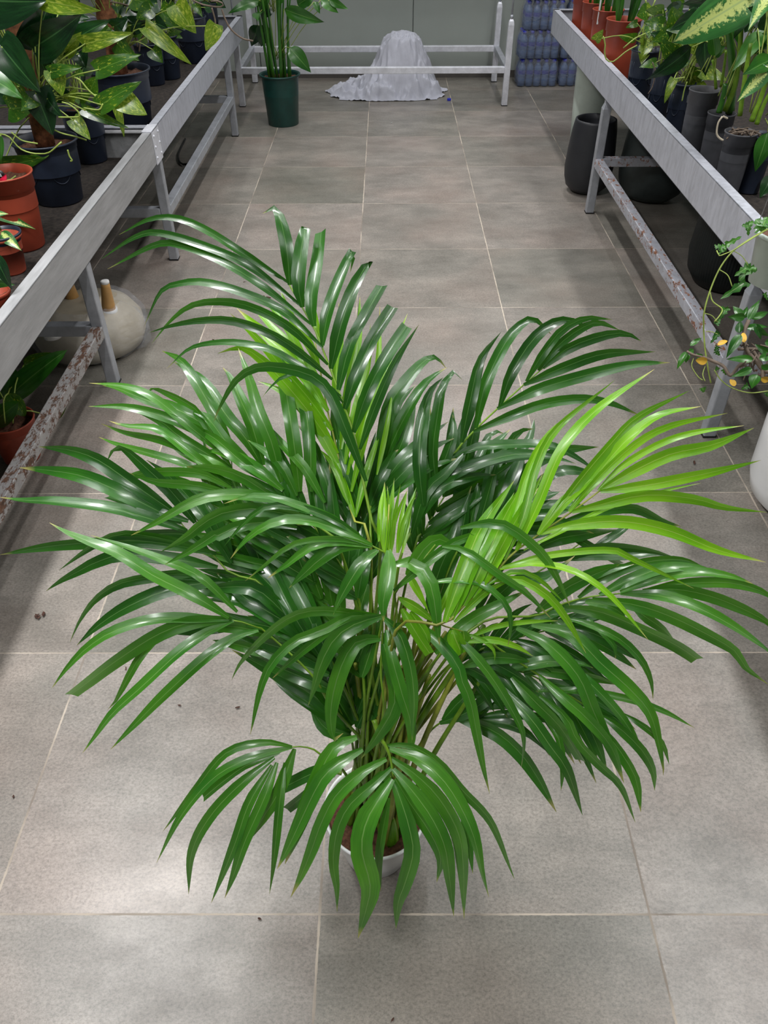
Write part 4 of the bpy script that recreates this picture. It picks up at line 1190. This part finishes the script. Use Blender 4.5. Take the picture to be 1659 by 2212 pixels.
for k in range(34):
    a = U(0, 6.28); rr = r*.95*math.sqrt(R()); p = c+Vector((rr*math.cos(a), rr*math.sin(a), h-.012+U(0, .018))); d = Vector((U(-1, 1), U(-1, 1), U(-.3, .5))).normalized()*U(.008, .022)
    q.tube([p-d, p+Vector((0, 0, .003)), p+d], .0025, 5)
o_ = q.build('bark_chips', M['twig'], o); o_['kind'] = 'stuff'
vines(o, [('S 1030,1610 970,1700 950,1850 1000,1920 1040,1940', -.06), ('S 1040,1610 1100,1640', -.05)], c.y, .003, 'wrapcol', 'dry_root')

# planters on the floor under the right bench
potted_at('round_planter', 'charcoal planter with a narrow mouth beside the far right bench leg', 'planter', Vector((1.085, 4.37, 0)), .108, .366, M['charcoal'], 'planter', soil=False)
o, c, r, h = potted_at('round_planter', 'large dark green-grey planter behind the rusty rail under the right bench', 'planter', Vector((1.405, 4.27, 0)), .153, .44, M['dkgreen'], 'planter', soil=False)
# ribbed planter
rp = empty('ribbed_planter', (1.47, 3.22, 0), 'black-green planter with fine vertical ribs under the right bench', 'planter')
q = MB(); R0 = .17
def sup(a): return 1+.012*abs(math.sin(a*45))
q.lathe([(R0*.6, 0), (R0*.8, .01), (R0*.98, .06), (R0*1.05, .14), (R0*1.0, .26), (R0*.92, .40)], 360, (1.47, 3.22, 0), rib=lambda a, z: sup(a) if z > .03 else 1)
q.lathe([(R0*.92, .40), (R0*.88, .402), (R0*.86, .37), (R0*.8, .2), (.001, .19)], 60, (1.47, 3.22, 0), cap0=False); q.build('body', M['ribbed'], rp)
# pale tall planter
pp_ = empty('tall_planter', (1.27, 5.35, 0), 'tall pale mint planter standing behind the charcoal one', 'planter')
q = MB(); q.lathe([(.085, 0), (.092, .01), (.105, .25), (.112, .49), (.112, .5), (.10, .5), (.095, .3), (.001, .29)], 48, (1.27, 5.35, 0)); q.build('body', M['palepot'], pp_)
wp = empty('white_planter', (1.25, 1.74, 0), 'smooth white planter with a rounded foot cut by the right edge of the photo', 'planter')
q = MB(); q.lathe([(.13, 0), (.16, .006), (.188, .035), (.2, .08), (.205, .25), (.2, .44), (.193, .45), (.185, .44), (.18, .3), (.001, .28)], 64, (1.25, 1.74, 0)); q.build('body', M['white_pot'], wp)

# hanging planter with ivy and spider-like shoots at the right edge
hc = P(1700, 500, 1.86)
hg = empty('hanging_planter', hc-Vector((0, 0, .13)), 'pale hanging pot with ivy and yellowing shoots trailing over the right bench edge', 'potted plant')
q = MB(); cc = hc-Vector((0, 0, .13)); q.lathe([(.045, 0), (.052, .004), (.066, .12), (.071, .122), (.071, .13), (.064, .13), (.06, .1)], 40, cc, rib=lambda a, z: 1+.015*math.cos(8*a)); q.build('pot', M['palepot'], hg)
q = MB(); q.lathe([(.062, .11), (.03, .118), (.001, .12)], 30, cc, cap0=False); q.build('soil', M['soil'], hg)
for a in (0.5, 2.6, 4.7):
    q = MB(); q.tube([hc+Vector((.068*math.cos(a), .068*math.sin(a), -.005)), hc+Vector((0, 0, .9)), Vector((hc.x, hc.y, 2.9))], .0012, 5); q.build('hanging_wire', M['tube'], hg)
def pl(txt, z0, z1):
    pp, _ = parse(txt); n_ = len(pp); return crom([P(x, y, z0+(z1-z0)*i/(n_-1)) for i, (x, y, _) in enumerate(pp)], 4*n_)
q = MB()
for txt, z0, z1, rr in (('Y 1900,380 1659,520 1450,640 1240,790 1080,1000 960,1280 895,1520 890,1659 Z 650,500 670,700 710,915', 1.8, 1.95, .0019),
    ('Y 1900,400 1600,560 1400,680 1240,780 1120,830 1080,845 1045,780', 1.81, 1.83, .0014), ('Y 1240,780 1340,840 1400,920 1415,960', 1.83, 1.84, .001),
    ('Y 1080,1010 1180,1080 1230,1210', 1.86, 1.86, .0013), ('Y 965,1280 1000,1390 1110,1480 1080,1560 1020,1630', 1.88, 1.88, .0016), ('Y 900,1530 990,1560 1060,1640', 1.9, 1.9, .0012),
    ('Z 740,800 800,890 900,960 1050,1000 1207,985', 1.93, 1.93, .0014), ('Z 560,700 545,770 600,860 640,890', 1.93, 1.93, .001), ('Z 660,770 640,840 660,900', 1.92, 1.92, .001), ('Z 770,490 700,465 670,470', 1.9, 1.9, .001)):
    q.tube(pl(txt, z0, z1), rr, 6)
q.build('trailing_stem', M['vine'], hg)
q = MB()
for w_, s_, z in ((110, 'Y 1420,480 1345,480', 1.84), (90, 'Y 1430,470 1495,420', 1.84), (90, 'Y 1430,490 1420,605', 1.84), (230, 'Y 1590,500 1510,400', 1.82), (170, 'Y 1600,480 1650,360', 1.81), (150, 'Y 1600,500 1580,560', 1.82),
    (90, 'Y 1180,700 1370,600', 1.85), (110, 'Y 1100,760 1200,690', 1.85), (90, 'Y 1110,790 1060,690', 1.85), (50, 'Y 1050,750 1020,700', 1.85), (70, 'Y 1140,770 1110,800', 1.85), (170, 'Y 1440,980 1310,1140', 1.84), (150, 'Y 1430,1000 1545,1020', 1.84), (120, 'Y 1400,990 1260,1080', 1.84),
    (150, 'Y 1370,1170 1105,1350', 1.86), (120, 'Y 1150,1480 1090,1600', 1.88), (100, 'Y 1150,1480 1195,1500', 1.88), (60, 'Y 1620,1300 1659,1380', 1.8),
    (70, 'Z 750,480 800,500', 1.9), (60, 'Z 760,500 710,570', 1.9), (60, 'Z 770,600 740,640', 1.9), (60, 'Z 760,640 790,680', 1.9), (70, 'Z 640,960 650,1000', 1.95), (70, 'Z 1030,940 975,970', 1.93), (70, 'Z 1200,1000 1210,1040', 1.93), (50, 'Z 770,780 750,810', 1.92), (50, 'Z 820,800 850,850', 1.92), (60, 'Z 760,400 800,350', 1.9)):
    (a, b_), cr_ = parse(s_); B = P(a[0], a[1], z); blade(q, B, P(b_[0], b_[1], z+.005), w_*cr_[2]*z/F, 'ivy', .2, U(-.3, .3), .2)
o_ = q.build('ivy_leaves', M['ivy'], hg)
q = MB(); qy = MB()
for w_, s_, z in ((70, 'Z 1040,370 1135,165', 1.9), (60, 'Z 1060,350 1240,290', 1.9), (60, 'Z 1010,440 1230,410', 1.9), (75, 'Z 1010,340 860,345', 1.9), (70, 'Z 980,340 905,240', 1.91), (60, 'Z 990,350 1040,240', 1.91), (85, 'Z 970,490 845,690', 1.88), (60, 'Z 1100,400 1150,540', 1.89), (60, 'Z 1100,430 1220,520', 1.89), (70, 'Z 960,480 960,360', 1.9),
    (70, 'Z 1080,710 855,700', 1.88), (70, 'Z 1070,790 895,860', 1.88), (60, 'Z 1207,650 1090,580', 1.9), (100, 'Z 1110,840 1060,960', 1.88), (70, 'Z 1130,700 1260,680', 1.88), (60, 'Z 1150,760 1250,800', 1.88), (70, 'Z 1180,560 1250,570', 1.9),
    (60, 'Z 500,640 410,790', 1.93), (55, 'Z 510,660 490,740', 1.93), (45, 'Z 530,590 640,510', 1.93), (50, 'Z 520,650 570,620', 1.93), (50, 'Z 640,700 580,660', 1.93)):
    (a, b_), cr_ = parse(s_); B = P(a[0], a[1], z); blade(q, B, P(b_[0], b_[1], z+.005), w_*cr_[2]*z/F, 'lance', .2, U(-.4, .4), .3)
q.build('shoot_leaves', M['green'], hg)
for w_, s_, z in ((45, 'Z 770,585 860,535', 1.87), (70, 'Z 680,720 580,720', 1.91), (50, 'Z 1000,560 990,470', 1.89), (50, 'Z 920,940 880,880', 1.91), (60, 'Z 1150,870 1230,900', 1.88)):
    (a, b_), cr_ = parse(s_); B = P(a[0], a[1], z); blade(qy, B, P(b_[0], b_[1], z+.004), w_*cr_[2]*z/F, 'oval', .2, U(-.4, .4), .3)
o_ = qy.build('withered_leaves', M['yellowleaf'], hg); o_['label'] = 'yellow withered leaves'
q = MB()
for txt, z0, z1, rr in (('Z 1040,370 1000,480 1020,620 1100,720 1200,820 1300,700', 1.9, 1.9, .005), ('Z 640,690 740,730 820,770 880,850 960,760 1060,700', 1.92, 1.9, .004), ('Z 1300,650 1100,620 950,620', 1.92, 1.9, .004), ('Z 500,640 560,670 640,690', 1.93, 1.92, .003), ('Z 1080,640 1150,760 1160,880', 1.9, 1.9, .004), ('Z 1300,700 1350,400 1400,0', 1.9, 1.87, .005), ('Z 1350,600 1400,200 1420,-200', 1.9, 1.87, .004)):
    q.tube(pl(txt, z0, z1), rr, 7)
for k in range(26):
    p = P(1359+U(930, 1200)*.24855, 600+U(580, 860)*.24855, U(1.88, 1.93)); d = Vector((U(-1, 1), U(-1, 1), U(-1, 1)))*.014
    q.tube([p-d, p+Vector((.003, 0, .004)), p+d], .0018, 5)
q.build('dry_stems', M['twig'], hg)

# ---------------------------------------------------------------- end of the aisle
# shrink-wrapped packs of water bottles
def bottle_meshes():
    q = MB(); q.m = 0
    q.lathe([(.024, 0), (.029, .004), (.029, .05), (.0275, .055), (.029, .06), (.029, .112), (.026, .13), (.014, .152), (.0125, .158), (.0125, .163)], 14, (0, 0, 0))
    me = q.build('bottle', M['bottle']); 
    q = MB(); q.lathe([(.0148, .160), (.0148, .176), (.0135, .179), (.001, .18)], 12, (0, 0, 0)); cp = q.build('bottle_cap', M['bluecap'])
    q = MB(); q.lathe([(.0296, .082), (.0296, .108)], 14, (0, 0, 0), cap0=False); lb = q.build('bottle_label', M['bluelabel'])
    return me, cp, lb
bt, cp, lb = bottle_meshes()
first = True
PKL = ['top pack of the taller stack of shrink-wrapped water bottles, in deep shade', 'water bottle pack second from the top of the taller stack', 'water bottle pack third from the top of the taller stack', 'water bottle pack at the bottom of the taller stack, on the floor']
PKR = ['highest water bottle pack of the stack next to the right bench', 'middle water bottle pack of the stack next to the right bench', 'bottom water bottle pack on the floor, half behind the right bench']
pos = []
for k in range(4): pos.append((1.155+[.02, .01, -.01, 0][k], 6.76, .004+.187*(3-k), PKL[k], [.06, -.03, .04, 0][k]))
for k in range(3): pos.append((1.475+[.01, -.01, 0][k], 6.77, .004+.187*(2-k), PKR[k], [.03, -.04, .02][k]))
for x, y, z, lab, rz in pos:
    r = empty('water_bottle_pack', (x, y, z), lab, 'bottle pack', 'shrink-wrapped water bottle packs'); r.rotation_euler = (0, 0, rz)
    for i in range(5):
        for j in range(3):
            if first: a = bt; first = False; b2, c2 = cp, lb
            else: a = bt.copy(); COL.objects.link(a); b2 = cp.copy(); COL.objects.link(b2); c2 = lb.copy(); COL.objects.link(c2)
            a.parent = r; a.location = ((i-2)*.0595, (j-1)*.0595, 0); b2.parent = a; b2.location = (0, 0, 0); c2.parent = a; c2.location = (0, 0, 0)
    q = MB(); rows = []
    for (e, zz) in ((.0, .0), (.006, .004), (.008, .06), (.006, .12), (-.004, .16), (-.016, .181)):
        hx, hy = .149+e, .09+e; row = []
        for k in range(64):
            a = 2*math.pi*k/64; cx, cy = math.cos(a), math.sin(a); n4 = (abs(cx)**8+abs(cy)**8)**(-1/8)
            w_ = .003*math.cos(a*22)*(1 if zz > .02 else 0); row.append(Vector(((hx+w_)*cx*n4, (hy+w_)*cy*n4, zz+.004*noise.noise(Vector((a*3, zz*20, x*5+z*9))))))
        rows.append(row)
    q.grid(rows, True); q.face(list(range(5*64, 6*64))); q.v = [Matrix.Rotation(0, 4, 'Z') @ v + Vector((x, y, z)) for v in q.v]
    q.build('shrink_wrap', M['film'], r)
# crumpled white sheet thrown over a low heap
sc_ = Vector((.04, 6.52, 0)); q = MB(); rows = []
def ridg(x, y, z, k): return 1-abs(noise.noise(Vector((x*k, y*k, z*k))))*2.6
nx, ny = 150, 110
for j in range(ny):
    row = []
    for i in range(nx):
        u, v = -1+2*i/(nx-1), -1+2*j/(ny-1)
        # square sheet corners pulled round, uneven hem
        k = (abs(u)**4+abs(v)**4)**.25; rr = math.hypot(u, v)+1e-9; f = k/rr; a = math.atan2(v, u)
        hem = 1+.13*noise.noise(Vector((math.cos(a)*2.3, math.sin(a)*2.3, 4)))+.05*math.sin(9*a)
        x, y = u*f*.41*hem, v*f*.27*hem
        tilt = 1.15 if x < 0 else 1.0
        d = math.hypot((x-.075)/.20, (y)/.17)
        z = .40/(1+max(0, d-.62)**2*4.5)-.04*d*d*(1 if d < .62 else .38/d/d)
        z = max(0, z-.055*min(1, d))*(1-.35*max(0, -x)*2)
        z += .045*ridg(x, y, 1.3, 7)*min(1, max(0, d-.3))+.028*ridg(x, y, 5.1, 17)*min(1, d)+.010*ridg(x, y, 2.2, 40)
        z += .05*max(0, noise.noise(Vector((x*9+3, y*9, 2))))*(1 if d > 1.4 else 0)
        e = max(0, (k-.86)/.14); z = z*(1-e)+(.004+.012*abs(noise.noise(Vector((x*30, y*30, 8)))))*e
        row.append(sc_+Vector((x*tilt, y, max(.003, z))))
    rows.append(row)
q.grid(rows); o = q.build('sheet', M['cloth'], None, loc=sc_); tag(o, 'crumpled white sheet thrown over a heap under the low metal frame', 'sheet')
q = MB(); c_ = Pz(970, 217, 0); q.lathe([(.014, .0), (.0145, .002), (.0145, .012), (.013, .014), (.001, .0145)], 18, c_); tag(q.build('bottle_cap', M['bluecap'], None, loc=c_), 'loose blue bottle cap on the floor by the white sheet', 'bottle cap')
# scraps on the floor
def scrap(px, py, sz, lab, n=1, mt='brownbit'):
    c_ = Pz(px, py, 0); q = MB()
    for k in range(n):
        p = c_+Vector((U(-sz, sz)*.6, U(-sz, sz)*.5, .001+.002)) if n > 1 else c_+Vector((0, 0, .002)); rows = []; a0 = U(0, 6.28); s_ = sz/(1 if n == 1 else 2.2)
        for i in range(5):
            t = i/4; w_ = s_*.45*math.sin(math.pi*min(.98, max(.05, t)))*U(.7, 1.2)
            rows.append([p+Vector((math.cos(a0), math.sin(a0), 0))*s_*(t-.5)*2+Vector((-math.sin(a0), math.cos(a0), 0))*w_*u+Vector((0, 0, s_*.25*abs(u)*U(.6, 1.3)+.001*R())) for u in (-1, -.4, .4, 1)])
        q.grid(rows)
    return tag(q.build('leaf_scrap', M[mt], None, loc=c_), lab, 'leaf scrap')
scrap(88, 1332, .016, 'dark brown clump of dry scraps on the floor at the far left', 7)
scrap(1499, 1001, .010, 'curled brown scrap on the floor near the right bench leg')
scrap(514, 1530, .006, 'small brown scrap on the floor left of the palm pot')
scrap(273, 1445, .007, 'tiny dark scrap among the left drooping leaf tips', 2)
scrap(561, 1986, .004, 'tiny brown speck just below the front tile joint', 1)
scrap(848, 2204, .004, 'dark speck at the bottom edge of the photo')
scrap(30, 1722, .004, 'small speck on the floor at the far left')
scrap(461, 736, .009, 'thin dark scrap by the tile joint left of the tallest frond')
scrap(530, 610, .010, 'pair of dark flecks behind the tallest frond', 3)
scrap(575, 645, .022, 'scattered reddish brown crumbs behind the tallest frond', 9)
scrap(388, 1525, .005, 'dark fleck below the left drooping leaves', 1)
scrap(905, 1866, .005, 'pale yellowish crumb to the right of the palm pot', 2, 'wrapcol')
scrap(847, 266, .012, 'small white crumb on the far floor before the sheet', 2, 'paper')
